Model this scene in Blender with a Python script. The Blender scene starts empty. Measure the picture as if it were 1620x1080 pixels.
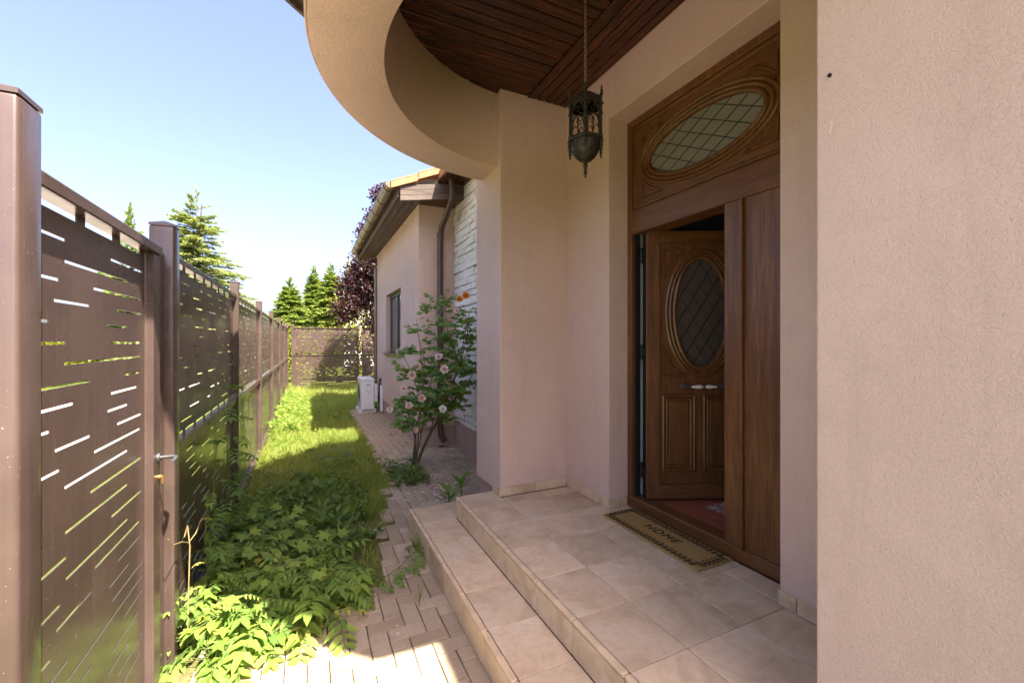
import bpy, bmesh, math, random
import numpy as np
from mathutils import Vector, Matrix

random.seed(7)
RNG = np.random.default_rng(11)
SC = bpy.context.scene
COL = SC.collection

# ------------------------------------------------------------------ camera
YAW = math.atan(322 / 680.0)
cam_data = bpy.data.cameras.new('camera')
cam_data.sensor_width = 36.0
cam_data.lens = 680.0 / 1620.0 * 36.0
cam_data.clip_start = 0.05
cam_data.clip_end = 2000.0
cam = bpy.data.objects.new('camera', cam_data)
COL.objects.link(cam)
cam.location = (0, 0, 1.6)
cam.rotation_euler = (math.radians(90), 0, -YAW)
SC.camera = cam

# ------------------------------------------------------------------ world, sun, exposure
SUN = Vector((0.24, -0.61, 1.0)).normalized()          # direction towards the sun
SUN_EL = math.asin(SUN.z)
SUN_AZ = math.atan2(SUN.x, SUN.y)
world = bpy.data.worlds.new('World')
SC.world = world
world.use_nodes = True
wn = world.node_tree
wn.nodes.clear()
w_out = wn.nodes.new('ShaderNodeOutputWorld')
w_bg = wn.nodes.new('ShaderNodeBackground')
w_sky = wn.nodes.new('ShaderNodeTexSky')
w_sky.sky_type = 'NISHITA'
w_sky.sun_disc = False
w_sky.sun_elevation = SUN_EL
w_sky.sun_rotation = SUN_AZ
w_sky.altitude = 100
w_sky.air_density = 0.9
w_sky.dust_density = 4.6
w_sky.ozone_density = 4.0
w_bg.inputs['Strength'].default_value = 0.073
w_tint = wn.nodes.new('ShaderNodeMix')           # camera white balance, even over the whole sky
w_tint.data_type = 'RGBA'
w_tint.blend_type = 'MULTIPLY'
w_tint.inputs[0].default_value = 1.0
w_tint.inputs[7].default_value = (1.10, 0.93, 0.92, 1)
wn.links.new(w_sky.outputs[0], w_tint.inputs[6])
wn.links.new(w_tint.outputs[2], w_bg.inputs['Color'])
wn.links.new(w_bg.outputs[0], w_out.inputs['Surface'])

sun_data = bpy.data.lights.new('sun', 'SUN')
sun_data.energy = 3.2
sun_data.angle = math.radians(0.53)
sun_data.color = (1.0, 0.92, 0.80)
sun = bpy.data.objects.new('sun', sun_data)
COL.objects.link(sun)
sun.location = (4, -8, 14)
sun.rotation_euler = SUN.to_track_quat('Z', 'Y').to_euler()

SC.view_settings.view_transform = 'Standard'
SC.view_settings.look = 'None'
SC.view_settings.gamma = 1.0
SC.view_settings.use_curve_mapping = False
SC.view_settings.exposure = 2.93
SC.render.engine = 'CYCLES'
SC.cycles.use_denoising = True
try:
    SC.cycles.denoiser = 'OPENIMAGEDENOISE'
    SC.cycles.denoising_input_passes = 'RGB_ALBEDO_NORMAL'
except Exception:
    pass
SC.cycles.max_bounces = 8
SC.cycles.diffuse_bounces = 5
SC.cycles.glossy_bounces = 3
SC.cycles.transmission_bounces = 4
SC.cycles.transparent_max_bounces = 6
SC.cycles.sample_clamp_indirect = 6.0
SC.cycles.caustics_reflective = False
SC.cycles.caustics_refractive = False


# ------------------------------------------------------------------ material helpers
class NT:
    def __init__(self, name):
        self.m = bpy.data.materials.new(name)
        self.m.use_nodes = True
        self.t = self.m.node_tree
        self.b = self.t.nodes['Principled BSDF']
        self.out = self.t.nodes['Material Output']

    def n(self, kind, **kw):
        nd = self.t.nodes.new(kind)
        for k, v in kw.items():
            if k in nd.inputs:
                nd.inputs[k].default_value = v
            else:
                setattr(nd, k, v)
        return nd

    def l(self, a, b):
        self.t.links.new(a, b)

    def coords(self, scale=(1, 1, 1), rand=False, rot=(0, 0, 0)):
        tc = self.n('ShaderNodeTexCoord')
        src = tc.outputs['Object']
        if rand:
            oi = self.n('ShaderNodeObjectInfo')
            mul = self.n('ShaderNodeMath', operation='MULTIPLY')
            mul.inputs[1].default_value = 37.0
            self.l(oi.outputs['Random'], mul.inputs[0])
            add = self.n('ShaderNodeVectorMath', operation='ADD')
            self.l(src, add.inputs[0])
            self.l(mul.outputs[0], add.inputs[1])
            src = add.outputs[0]
        mp = self.n('ShaderNodeMapping')
        mp.inputs['Scale'].default_value = scale
        mp.inputs['Rotation'].default_value = rot
        self.l(src, mp.inputs['Vector'])
        return mp.outputs['Vector']

    def noise(self, vec, scale, detail=4, rough=0.55, dist=0.0):
        nd = self.n('ShaderNodeTexNoise')
        nd.inputs['Scale'].default_value = scale
        nd.inputs['Detail'].default_value = detail
        nd.inputs['Roughness'].default_value = rough
        nd.inputs['Distortion'].default_value = dist
        self.l(vec, nd.inputs['Vector'])
        return nd.outputs['Fac']

    def ramp(self, fac, stops, interp='LINEAR'):
        r = self.n('ShaderNodeValToRGB')
        r.color_ramp.interpolation = interp
        els = r.color_ramp.elements
        while len(els) < len(stops):
            els.new(0.5)
        for e, (p, c) in zip(els, stops):
            e.position = p
            e.color = (c[0], c[1], c[2], 1) if not isinstance(c, (int, float)) else (c, c, c, 1)
        self.l(fac, r.inputs['Fac'])
        return r.outputs['Color']

    def mix(self, fac, a, b, blend='MIX'):
        mx = self.n('ShaderNodeMix', data_type='RGBA', blend_type=blend)
        for sock, v in ((mx.inputs[0], fac), (mx.inputs[6], a), (mx.inputs[7], b)):
            if hasattr(v, 'is_linked') or hasattr(v, 'links'):
                self.l(v, sock)
            elif isinstance(v, (int, float)):
                sock.default_value = v
            else:
                sock.default_value = (v[0], v[1], v[2], 1)
        return mx.outputs[2]

    def bump(self, height, strength=0.3, dist=0.005, normal=None):
        b = self.n('ShaderNodeBump')
        b.inputs['Strength'].default_value = strength
        b.inputs['Distance'].default_value = dist
        self.l(height, b.inputs['Height'])
        if normal is not None:
            self.l(normal, b.inputs['Normal'])
        self.l(b.outputs['Normal'], self.b.inputs['Normal'])
        return b.outputs['Normal']

    def col(self, c):
        if isinstance(c, (tuple, list)):
            self.b.inputs['Base Color'].default_value = (c[0], c[1], c[2], 1)
        else:
            self.l(c, self.b.inputs['Base Color'])

    def set(self, **kw):
        for k, v in kw.items():
            self.b.inputs[k.replace('_', ' ')].default_value = v
        return self


MATS = {}


def mat_stucco(name, c1, c2, bump=0.8, scale=170):
    m = NT(name)
    v = m.coords()
    big = m.noise(v, 1.3, 4, 0.6)
    col = m.ramp(big, [(0.3, c1), (0.7, c2)])
    fine = m.noise(v, scale, 3, 0.6, 1.4)
    mid = m.noise(v, scale * 0.33, 2, 0.5, 2.2)
    grain = m.ramp(fine, [(0.34, 0.86), (0.52, 1.0)])
    col = m.mix(1.0, col, grain, 'MULTIPLY')
    dirt = m.noise(v, 5.0, 5, 0.65)
    col = m.mix(m.ramp(dirt, [(0.55, 0.0), (0.8, 0.35)]), col, tuple(0.72 * x for x in c1))
    streak = m.noise(m.coords((5.0, 5.0, 0.45)), 1.6, 5, 0.65, 0.3)
    col = m.mix(m.ramp(streak, [(0.52, 0.0), (0.78, 0.30)]), col, tuple(0.70 * x for x in c1))
    pale = m.noise(v, 2.6, 6, 0.7, 0.6)
    col = m.mix(m.ramp(pale, [(0.55, 0.0), (0.8, 0.28)]), col, tuple(min(0.8, 1.18 * x) for x in c2))
    m.col(col)
    m.set(Roughness=0.92, Specular_IOR_Level=0.15)
    h = m.mix(0.6, fine, mid)
    m.bump(h, bump, 0.006)
    return m.m


def mat_wood(name, axis, dark, mid, light, rough=0.42, rand=True, scale=1.0):
    m = NT(name)
    s = [26.0, 26.0, 26.0]
    s[axis] = 1.6
    v = m.coords(tuple(q * scale for q in s), rand=rand)
    n1 = m.noise(v, 1.0, 6, 0.65, 0.6)
    n2 = m.noise(v, 4.5, 3, 0.6, 0.2)
    col = m.ramp(n1, [(0.28, dark), (0.5, mid), (0.75, light)])
    col = m.mix(m.ramp(n2, [(0.4, 0.55), (0.62, 0.0)]), col, dark)
    v2 = m.coords((1, 1, 1), rand=rand)
    big = m.noise(v2, 2.0, 3, 0.5)
    col = m.mix(m.ramp(big, [(0.35, 0.0), (0.75, 0.45)]), col, dark)
    m.col(col)
    m.set(Roughness=rough, Specular_IOR_Level=0.45)
    m.bump(n2, 0.25, 0.002)
    return m.m


def mat_simple(name, c, rough=0.5, metal=0.0, spec=0.5, noise_amt=0.15, nscale=30, bump=0.0):
    m = NT(name)
    v = m.coords()
    nf = m.noise(v, nscale, 4, 0.6)
    lo = tuple(x * (1 - noise_amt) for x in c)
    hi = tuple(min(1, x * (1 + noise_amt)) for x in c)
    m.col(m.ramp(nf, [(0.3, lo), (0.7, hi)]))
    m.set(Roughness=rough, Metallic=metal, Specular_IOR_Level=spec)
    if bump:
        m.bump(nf, bump, 0.003)
    return m.m


def mat_leaf(name, stops, rough=0.45, trans=0.35, trans_col=(0.35, 0.5, 0.06)):
    m = NT(name)
    at = m.n('ShaderNodeAttribute', attribute_name='tint')
    col = m.ramp(at.outputs['Fac'], stops)
    m.col(col)
    m.set(Roughness=rough, Specular_IOR_Level=0.35)
    tb = m.n('ShaderNodeBsdfTranslucent')
    m.l(m.mix(0.6, col, trans_col), tb.inputs['Color'])
    ms = m.n('ShaderNodeMixShader')
    ms.inputs['Fac'].default_value = trans
    m.l(m.b.outputs[0], ms.inputs[1])
    m.l(tb.outputs[0], ms.inputs[2])
    m.l(ms.outputs[0], m.out.inputs['Surface'])
    return m.m


def mat_fence(name):
    m = NT(name)
    v = m.coords((1, 1, 1))
    streak = m.noise(m.coords((60, 60, 1.5)), 1.0, 4, 0.6)
    col = m.ramp(streak, [(0.3, (0.064, 0.042, 0.036)), (0.7, (0.080, 0.053, 0.045))])
    dust = m.noise(v, 3.0, 3, 0.5)
    col = m.mix(m.ramp(dust, [(0.40, 0.0), (0.80, 0.16)]), col, (0.26, 0.19, 0.155))
    run = m.noise(m.coords((22, 22, 0.7)), 1.3, 5, 0.7)
    col = m.mix(m.ramp(run, [(0.58, 0.0), (0.78, 0.16)]), col, (0.24, 0.18, 0.15))
    sp = m.noise(v, 160, 2, 0.5)
    col = m.mix(m.ramp(sp, [(0.72, 0.0), (0.76, 0.5)]), col, (0.4, 0.36, 0.32))
    m.col(col)
    r = m.ramp(dust, [(0.3, 0.17), (0.7, 0.34)])
    m.l(r, m.b.inputs['Roughness'])
    m.set(Specular_IOR_Level=0.6)
    m.bump(m.noise(m.coords((3, 3, 0.6)), 4.0, 2), 0.025, 0.01)
    return m.m


def mat_tile(name):
    m = NT(name)
    v = m.coords((1, 1, 1), rand=True)
    n1 = m.noise(v, 4.5, 5, 0.6, 0.8)
    n2 = m.noise(v, 22, 4, 0.65, 0.4)
    col = m.ramp(n1, [(0.28, (0.45, 0.335, 0.21)), (0.5, (0.62, 0.475, 0.305)), (0.72, (0.67, 0.555, 0.395))])
    col = m.mix(m.ramp(n2, [(0.45, 0.0), (0.75, 0.4)]), col, (0.40, 0.26, 0.155))
    oi = m.n('ShaderNodeObjectInfo')
    val = m.ramp(oi.outputs['Random'], [(0.0, 0.86), (1.0, 1.08)])
    col = m.mix(1.0, col, val, 'MULTIPLY')
    d = m.noise(v, 60, 3, 0.6)
    col = m.mix(m.ramp(d, [(0.62, 0.0), (0.75, 0.2)]), col, (0.2, 0.17, 0.14))
    m.col(col)
    m.set(Roughness=0.48, Specular_IOR_Level=0.4)
    m.bump(n2, 0.12, 0.003)
    return m.m


def mat_paver(name):
    m = NT(name)
    v = m.coords((1, 1, 1), rand=True)
    n = m.noise(v, 260, 3, 0.7)
    n1 = m.noise(v, 9, 4, 0.6)
    oi = m.n('ShaderNodeObjectInfo')
    base = m.ramp(oi.outputs['Random'], [(0.0, (0.34, 0.265, 0.175)), (0.5, (0.41, 0.33, 0.225)), (1.0, (0.47, 0.385, 0.27))])
    col = m.mix(m.ramp(n, [(0.36, 0.75), (0.52, 0.0)]), base, (0.16, 0.12, 0.085))
    col = m.mix(m.ramp(n1, [(0.5, 0.0), (0.8, 0.5)]), col, (0.20, 0.155, 0.115))
    m.col(col)
    m.set(Roughness=0.95, Specular_IOR_Level=0.15)
    m.bump(n, 0.5, 0.003)
    return m.m


def mat_soil(name, a, b, c, scale=6.0, bump=0.8):
    m = NT(name)
    v = m.coords()
    n = m.noise(v, scale, 7, 0.7)
    n2 = m.noise(v, scale * 14, 4, 0.7)
    col = m.ramp(n, [(0.3, a), (0.5, b), (0.7, c)])
    col = m.mix(m.ramp(n2, [(0.35, 0.6), (0.6, 0.0)]), col, tuple(0.45 * x for x in a))
    m.col(col)
    m.set(Roughness=1.0, Specular_IOR_Level=0.05)
    m.bump(n2, bump, 0.02)
    return m.m


def build_materials():
    M = MATS
    M['stucco'] = mat_stucco('stucco', (0.575, 0.42, 0.342), (0.63, 0.468, 0.385))
    M['plinth'] = mat_stucco('plinth_render', (0.40, 0.285, 0.235), (0.46, 0.33, 0.275), 0.4)
    d, mi, li = (0.072, 0.028, 0.009), (0.170, 0.069, 0.021), (0.265, 0.115, 0.038)
    M['wood_x'] = mat_wood('door_wood_x', 0, d, mi, li)
    M['wood_y'] = mat_wood('door_wood_y', 1, d, mi, li)
    M['wood_z'] = mat_wood('door_wood_z', 2, d, mi, li)
    M['wood_gloss'] = mat_wood('door_moulding', 2, d, mi, (0.21, 0.095, 0.034), 0.30)
    d, mi, li = (0.014, 0.005, 0.003), (0.075, 0.021, 0.009), (0.18, 0.052, 0.019)
    M['ceil_x'] = mat_wood('ceiling_wood_x', 0, d, mi, li, 0.26)
    M['ceil_y'] = mat_wood('ceiling_wood_y', 1, d, mi, li, 0.26)
    d, mi, li = (0.045, 0.030, 0.022), (0.12, 0.085, 0.062), (0.21, 0.16, 0.12)
    M['eave_x'] = mat_wood('eave_wood_x', 0, d, mi, li, 0.6)
    M['eave_y'] = mat_wood('eave_wood_y', 1, d, mi, li, 0.6)
    M['tile'] = mat_tile('porch_tile')
    M['nosing'] = mat_simple('tile_nosing', (0.62, 0.46, 0.29), 0.4, 0, 0.4, 0.22, 9)
    M['grout'] = mat_simple('grout', (0.13, 0.105, 0.08), 0.95, 0, 0.1, 0.3, 40)
    M['paver'] = mat_paver('paver')
    M['joint_sand'] = mat_soil('joint_sand', (0.05, 0.04, 0.03), (0.08, 0.06, 0.045), (0.10, 0.08, 0.06), 9)
    M['soil'] = mat_soil('soil', (0.09, 0.11, 0.03), (0.15, 0.15, 0.05), (0.24, 0.18, 0.10), 2.2)
    M['meadow'] = mat_soil('meadow', (0.075, 0.10, 0.02), (0.11, 0.135, 0.025), (0.15, 0.15, 0.04), 0.5)
    M['street'] = mat_simple('street_concrete', (0.40, 0.345, 0.30), 0.9, 0, 0.2, 0.12, 3)
    M['fence'] = mat_fence('fence_powder_coat')
    M['black_metal'] = mat_simple('black_metal', (0.012, 0.012, 0.013), 0.4, 0.3, 0.5, 0.3, 30)
    M['grey_metal'] = mat_simple('grey_metal', (0.11, 0.11, 0.115), 0.5, 0.5, 0.5, 0.15, 40)
    M['brass'] = mat_simple('brass', (0.42, 0.26, 0.07), 0.4, 0.8, 0.5, 0.15, 60)
    M['bronze'] = mat_simple('lantern_bronze', (0.034, 0.030, 0.023), 0.5, 0.5, 0.5, 0.6, 55, 0.4)
    M['chain'] = mat_simple('lantern_chain', (0.24, 0.17, 0.085), 0.45, 0.5, 0.5, 0.4, 60)
    M['rubber'] = mat_simple('rubber', (0.012, 0.012, 0.012), 0.7, 0, 0.3, 0.2, 20)
    M['ceramic'] = mat_simple('ceramic', (0.72, 0.68, 0.60), 0.18, 0, 0.6, 0.06, 30)
    M['white_plastic'] = mat_simple('white_plastic', (0.70, 0.71, 0.71), 0.45, 0, 0.4, 0.05, 8)
    M['grey_plastic'] = mat_simple('grey_plastic', (0.10, 0.105, 0.11), 0.5, 0, 0.4, 0.1, 20)
    M['wing_frame'] = mat_simple('window_frame', (0.065, 0.052, 0.045), 0.4, 0, 0.5, 0.2, 30)
    M['gutter'] = mat_simple('gutter_metal', (0.20, 0.155, 0.105), 0.32, 0.35, 0.5, 0.18, 9)
    M['downpipe'] = mat_simple('downpipe_metal', (0.075, 0.042, 0.033), 0.3, 0.3, 0.6, 0.25, 7)
    M['terracotta'] = mat_simple('terracotta', (0.36, 0.165, 0.08), 0.8, 0, 0.25, 0.25, 12, 0.3)
    M['slate'] = mat_simple('grey_roof', (0.10, 0.10, 0.11), 0.7, 0, 0.3, 0.2, 4)
    M['render_white'] = mat_simple('white_render', (0.6, 0.58, 0.54), 0.9, 0, 0.2, 0.05, 4)
    M['stone'] = None
    m = NT('white_stone')
    v = m.coords((1, 1, 1), rand=True)
    n = m.noise(v, 18, 6, 0.65, 0.5)
    m.col(m.ramp(n, [(0.3, (0.58, 0.54, 0.47)), (0.6, (0.80, 0.77, 0.71))]))
    m.set(Roughness=0.9, Specular_IOR_Level=0.2)
    m.bump(n, 0.9, 0.02)
    M['stone'] = m.m
    M['mortar'] = mat_simple('mortar', (0.30, 0.26, 0.20), 0.95, 0, 0.1, 0.3, 30)
    # glass of the fanlight: milky, obscured
    m = NT('milky_glass')
    v = m.coords()
    n = m.noise(v, 90, 3, 0.5, 0.3)
    m.col((0.27, 0.255, 0.225))
    m.set(Roughness=0.25, Transmission_Weight=0.25, IOR=1.45)
    m.bump(n, 0.25, 0.003)
    M['milky_glass'] = m.m
    m = NT('brown_glass')
    v = m.coords()
    n = m.noise(v, 140, 3, 0.5, 0.6)
    m.col((0.078, 0.060, 0.047))
    m.set(Roughness=0.22, Specular_IOR_Level=0.5)
    m.bump(n, 0.35, 0.003)
    M['brown_glass'] = m.m
    m = NT('window_glass')
    v = m.coords()
    n = m.noise(v, 2.0, 2, 0.5)
    m.col(m.ramp(n, [(0.3, (0.05, 0.06, 0.06)), (0.7, (0.09, 0.10, 0.10))]))
    m.set(Roughness=0.06, Specular_IOR_Level=0.8)
    M['window_glass'] = m.m
    m = NT('lantern_glass')
    v = m.coords()
    n = m.noise(v, 60, 3)
    m.col((0.88, 0.86, 0.72))
    m.set(Roughness=0.12, Transmission_Weight=1.0, IOR=1.03)
    m.bump(n, 0.15, 0.002)
    M['lantern_glass'] = m.m
    M['coir'] = None
    m = NT('coir')
    v = m.coords()
    n = m.noise(v, 420, 3, 0.7)
    n2 = m.noise(v, 25, 4, 0.6)
    col = m.ramp(n, [(0.3, (0.19, 0.12, 0.04)), (0.5, (0.46, 0.30, 0.105)), (0.75, (0.62, 0.44, 0.18))])
    col = m.mix(m.ramp(n2, [(0.55, 0), (0.85, 0.35)]), col, (0.14, 0.085, 0.035))
    m.col(col)
    m.set(Roughness=1.0, Specular_IOR_Level=0.05)
    m.bump(n, 1.0, 0.006)
    M['coir'] = m.m
    M['mat_print'] = mat_simple('mat_print', (0.010, 0.011, 0.010), 0.9, 0, 0.1, 0.5, 300, 0.5)
    m = NT('hall_tile')
    v = m.coords((1, 1, 1), rand=True)
    n = m.noise(v, 7, 5, 0.6)
    m.col(m.ramp(n, [(0.3, (0.27, 0.075, 0.04)), (0.7, (0.42, 0.135, 0.075))]))
    m.set(Roughness=0.3)
    M['hall_tile'] = m.m
    M['hall_wall'] = mat_simple('hall_wall_paint', (0.70, 0.70, 0.70), 0.9, 0, 0.2, 0.03, 3)
    m = NT('rug_weave')
    v = m.coords((1, 1, 1))
    vo = m.n('ShaderNodeTexVoronoi')
    vo.inputs['Scale'].default_value = 22
    m.l(v, vo.inputs['Vector'])
    m.col(m.ramp(vo.outputs['Distance'], [(0.25, (0.45, 0.27, 0.19)), (0.4, (0.26, 0.08, 0.05)), (0.6, (0.52, 0.40, 0.30))]))
    m.set(Roughness=1.0)
    M['rug'] = m.m
    M['bark'] = mat_simple('bark', (0.085, 0.06, 0.042), 0.9, 0, 0.2, 0.4, 14, 0.8)
    M['rose_stem'] = mat_simple('rose_stem', (0.10, 0.085, 0.045), 0.7, 0, 0.3, 0.35, 20, 0.4)
    M['green_stem'] = mat_simple('green_stem', (0.10, 0.13, 0.03), 0.6, 0, 0.3, 0.3, 20)
    M['dry_stem'] = mat_simple('dry_stem', (0.36, 0.26, 0.11), 0.7, 0, 0.3, 0.3, 20)
    M['rose_leaf'] = mat_leaf('rose_leaf', [(0.0, (0.085, 0.165, 0.04)), (0.6, (0.165, 0.285, 0.06)), (0.93, (0.27, 0.36, 0.08)), (1.0, (0.25, 0.19, 0.03))], 0.4, 0.25)
    M['cover_leaf'] = mat_leaf('cover_leaf', [(0.0, (0.09, 0.175, 0.032)), (0.6, (0.17, 0.275, 0.044)), (0.94, (0.25, 0.34, 0.055)), (1.0, (0.42, 0.38, 0.06))], 0.62, 0.35)
    M['grass'] = mat_leaf('grass_blade', [(0.0, (0.12, 0.19, 0.035)), (0.55, (0.27, 0.34, 0.065)), (0.88, (0.40, 0.43, 0.11)), (1.0, (0.55, 0.48, 0.22))], 0.5, 0.5, (0.5, 0.6, 0.06))
    M['weed_leaf'] = mat_leaf('weed_leaf', [(0.0, (0.07, 0.14, 0.02)), (0.7, (0.14, 0.23, 0.035)), (1.0, (0.28, 0.32, 0.06))], 0.5, 0.35)
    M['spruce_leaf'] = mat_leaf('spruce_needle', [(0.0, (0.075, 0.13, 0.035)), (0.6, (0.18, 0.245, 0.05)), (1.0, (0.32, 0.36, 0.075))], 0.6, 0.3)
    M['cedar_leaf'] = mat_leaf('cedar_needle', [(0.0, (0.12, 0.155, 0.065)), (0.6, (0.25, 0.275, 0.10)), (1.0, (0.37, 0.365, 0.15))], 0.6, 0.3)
    M['plum_leaf'] = mat_leaf('plum_leaf', [(0.0, (0.020, 0.010, 0.011)), (0.6, (0.044, 0.019, 0.020)), (0.9, (0.070, 0.032, 0.027)), (1.0, (0.10, 0.09, 0.03))], 0.4, 0.25, (0.25, 0.05, 0.05))
    M['hedge_leaf'] = mat_leaf('hedge_leaf', [(0.0, (0.09, 0.12, 0.012)), (0.6, (0.19, 0.21, 0.018)), (1.0, (0.32, 0.29, 0.025))], 0.5, 0.4, (0.5, 0.5, 0.05))
    M['petal_pink'] = mat_leaf('petal_pink', [(0.0, (0.66, 0.34, 0.29)), (0.6, (0.78, 0.56, 0.48)), (1.0, (0.82, 0.72, 0.63))], 0.6, 0.3, (0.8, 0.5, 0.4))
    M['petal_orange'] = mat_leaf('petal_orange', [(0.0, (0.55, 0.16, 0.012)), (1.0, (0.80, 0.36, 0.03))], 0.6, 0.3, (0.8, 0.35, 0.03))
    M['petal_white'] = mat_leaf('petal_white', [(0.0, (0.62, 0.50, 0.42)), (1.0, (0.80, 0.74, 0.66))], 0.6, 0.3, (0.8, 0.7, 0.6))
    M['scuff'] = mat_simple('scuff', (0.63, 0.48, 0.39), 0.9)


build_materials()
MT = MATS


# ------------------------------------------------------------------ geometry helpers
class MB:
    """collects shapes that become one mesh"""
    def __init__(self):
        self.v = []
        self.f = []

    def add(self, verts, faces):
        o = len(self.v)
        self.v.extend([tuple(p) for p in verts])
        self.f.extend([tuple(i + o for i in f) for f in faces])
        return self

    def box(self, x0, x1, y0, y1, z0, z1):
        return self.add([(x0, y0, z0), (x1, y0, z0), (x1, y1, z0), (x0, y1, z0), (x0, y0, z1), (x1, y0, z1), (x1, y1, z1), (x0, y1, z1)],
                        [(0, 3, 2, 1), (4, 5, 6, 7), (0, 1, 5, 4), (1, 2, 6, 5), (2, 3, 7, 6), (3, 0, 4, 7)])

    def prism(self, pts, z0, z1):
        """polygon (ccw, xy) extruded in z"""
        n = len(pts)
        v = [(p[0], p[1], z0) for p in pts] + [(p[0], p[1], z1) for p in pts]
        f = [tuple(range(n - 1, -1, -1)), tuple(range(n, 2 * n))]
        f += [(i, (i + 1) % n, n + (i + 1) % n, n + i) for i in range(n)]
        return self.add(v, f)

    def tube(self, path, r, sides=8, closed=False, cap=True):
        P = [Vector(p) for p in path]
        n = len(P)
        rr = r if isinstance(r, (list, tuple)) else [r] * n
        rings = []
        up = None
        for i in range(n):
            if closed:
                t = P[(i + 1) % n] - P[i - 1]
            else:
                t = P[min(i + 1, n - 1)] - P[max(i - 1, 0)]
            if t.length < 1e-9:
                t = Vector((0, 0, 1))
            t.normalize()
            if up is None:
                a = Vector((0, 0, 1)) if abs(t.z) < 0.9 else Vector((1, 0, 0))
                up = (a - t * a.dot(t)).normalized()
            else:
                up = up - t * up.dot(t)
                if up.length < 1e-6:
                    up = t.orthogonal()
                up.normalize()
            s = t.cross(up)
            rings.append([P[i] + (up * math.cos(2 * math.pi * k / sides) + s * math.sin(2 * math.pi * k / sides)) * rr[i] for k in range(sides)])
        v = [p for ring in rings for p in ring]
        f = []
        m = n if closed else n - 1
        for i in range(m):
            j = (i + 1) % n
            for k in range(sides):
                k2 = (k + 1) % sides
                f.append((i * sides + k, i * sides + k2, j * sides + k2, j * sides + k))
        if cap and not closed:
            f.append(tuple(range(sides - 1, -1, -1)))
            f.append(tuple((n - 1) * sides + k for k in range(sides)))
        return self.add(v, f)

    def lathe(self, prof, cx=0, cy=0, seg=16, flute=0.0):
        v, f = [], []
        n = len(prof)
        for i, (r, z) in enumerate(prof):
            for k in range(seg):
                a = 2 * math.pi * k / seg
                rr = r * (1 + (flute if k % 2 else -flute))
                v.append((cx + rr * math.cos(a), cy + rr * math.sin(a), z))
        for i in range(n - 1):
            for k in range(seg):
                k2 = (k + 1) % seg
                f.append((i * seg + k, i * seg + k2, (i + 1) * seg + k2, (i + 1) * seg + k))
        f.append(tuple(range(seg - 1, -1, -1)))
        f.append(tuple((n - 1) * seg + k for k in range(seg)))
        return self.add(v, f)

    def annulus(self, cx, cy, r0, r1, z0, z1, a0, a1, seg=64):
        v, f = [], []
        for i in range(seg + 1):
            a = a0 + (a1 - a0) * i / seg
            c, s = math.cos(a), math.sin(a)
            v += [(cx + r0 * c, cy + r0 * s, z0), (cx + r1 * c, cy + r1 * s, z0), (cx + r1 * c, cy + r1 * s, z1), (cx + r0 * c, cy + r0 * s, z1)]
        for i in range(seg):
            o, p = i * 4, i * 4 + 4
            for k in range(4):
                k2 = (k + 1) % 4
                f.append((o + k, o + k2, p + k2, p + k))
        f.append((3, 2, 1, 0))
        e = seg * 4
        f.append((e, e + 1, e + 2, e + 3))
        return self.add(v, f)

    def xf(self, fn):
        self.v = [tuple(fn(*p)) for p in self.v]
        return self


def mesh_from(name, mb, bevel=0.0, segs=2, smooth=False):
    me = bpy.data.meshes.new(name)
    me.from_pydata(mb.v, [], mb.f)
    bm = bmesh.new()
    bm.from_mesh(me)
    bmesh.ops.recalc_face_normals(bm, faces=bm.faces)
    if bevel > 0:
        ed = [e for e in bm.edges if len(e.link_faces) == 2 and e.calc_face_angle(0) > 0.5]
        bmesh.ops.bevel(bm, geom=ed, offset=bevel, segments=segs, affect='EDGES', profile=0.5, clamp_overlap=True)
    bm.to_mesh(me)
    bm.free()
    if smooth:
        me.shade_smooth()
        try:
            me.set_sharp_from_angle(angle=math.radians(40))
        except Exception:
            pass
    return me


ROOT = {}


def thing(name, label, cat, loc=(0, 0, 0), group=None, rotz=0.0):
    o = bpy.data.objects.new(name, None)
    o.empty_display_size = 0.2
    COL.objects.link(o)
    o.location = loc
    o.rotation_euler = (0, 0, rotz)
    o['label'] = label
    o['category'] = cat
    if group:
        o['group'] = group
    ROOT[o] = Vector(loc)
    return o


def tag(o, label, cat, group=None):
    o['label'] = label
    o['category'] = cat
    if group:
        o['group'] = group
    return o


def obj(name, me, mat, parent=None, loc=(0, 0, 0)):
    o = bpy.data.objects.new(name, me)
    COL.objects.link(o)
    if mat is not None and not me.materials:
        me.materials.append(mat)
    o.location = loc
    if parent is not None:
        o.parent = parent
        ROOT[o] = ROOT.get(parent, Vector((0, 0, 0)))
    else:
        ROOT[o] = Vector((0, 0, 0))
    return o


def part(name, mb, mat, parent=None, bevel=0.0, segs=2, smooth=False, local=False):
    """world-space shapes become a child whose origin is that of its thing"""
    if parent is not None and not local:
        r = ROOT.get(parent, Vector((0, 0, 0)))
        mb.xf(lambda x, y, z: (x - r.x, y - r.y, z - r.z))
    return obj(name, mesh_from(name, mb, bevel, segs, smooth), mat, parent)


def piece(name, me, parent, wloc, mat=None):
    """a copy of a small shared mesh at a world place"""
    r = ROOT.get(parent, Vector((0, 0, 0)))
    return obj(name, me, mat, parent, Vector(wloc) - r)


def structure(name, mb, mat, **kw):
    o = part(name, mb, mat, None, **kw)
    o['kind'] = 'structure'
    return o


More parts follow.
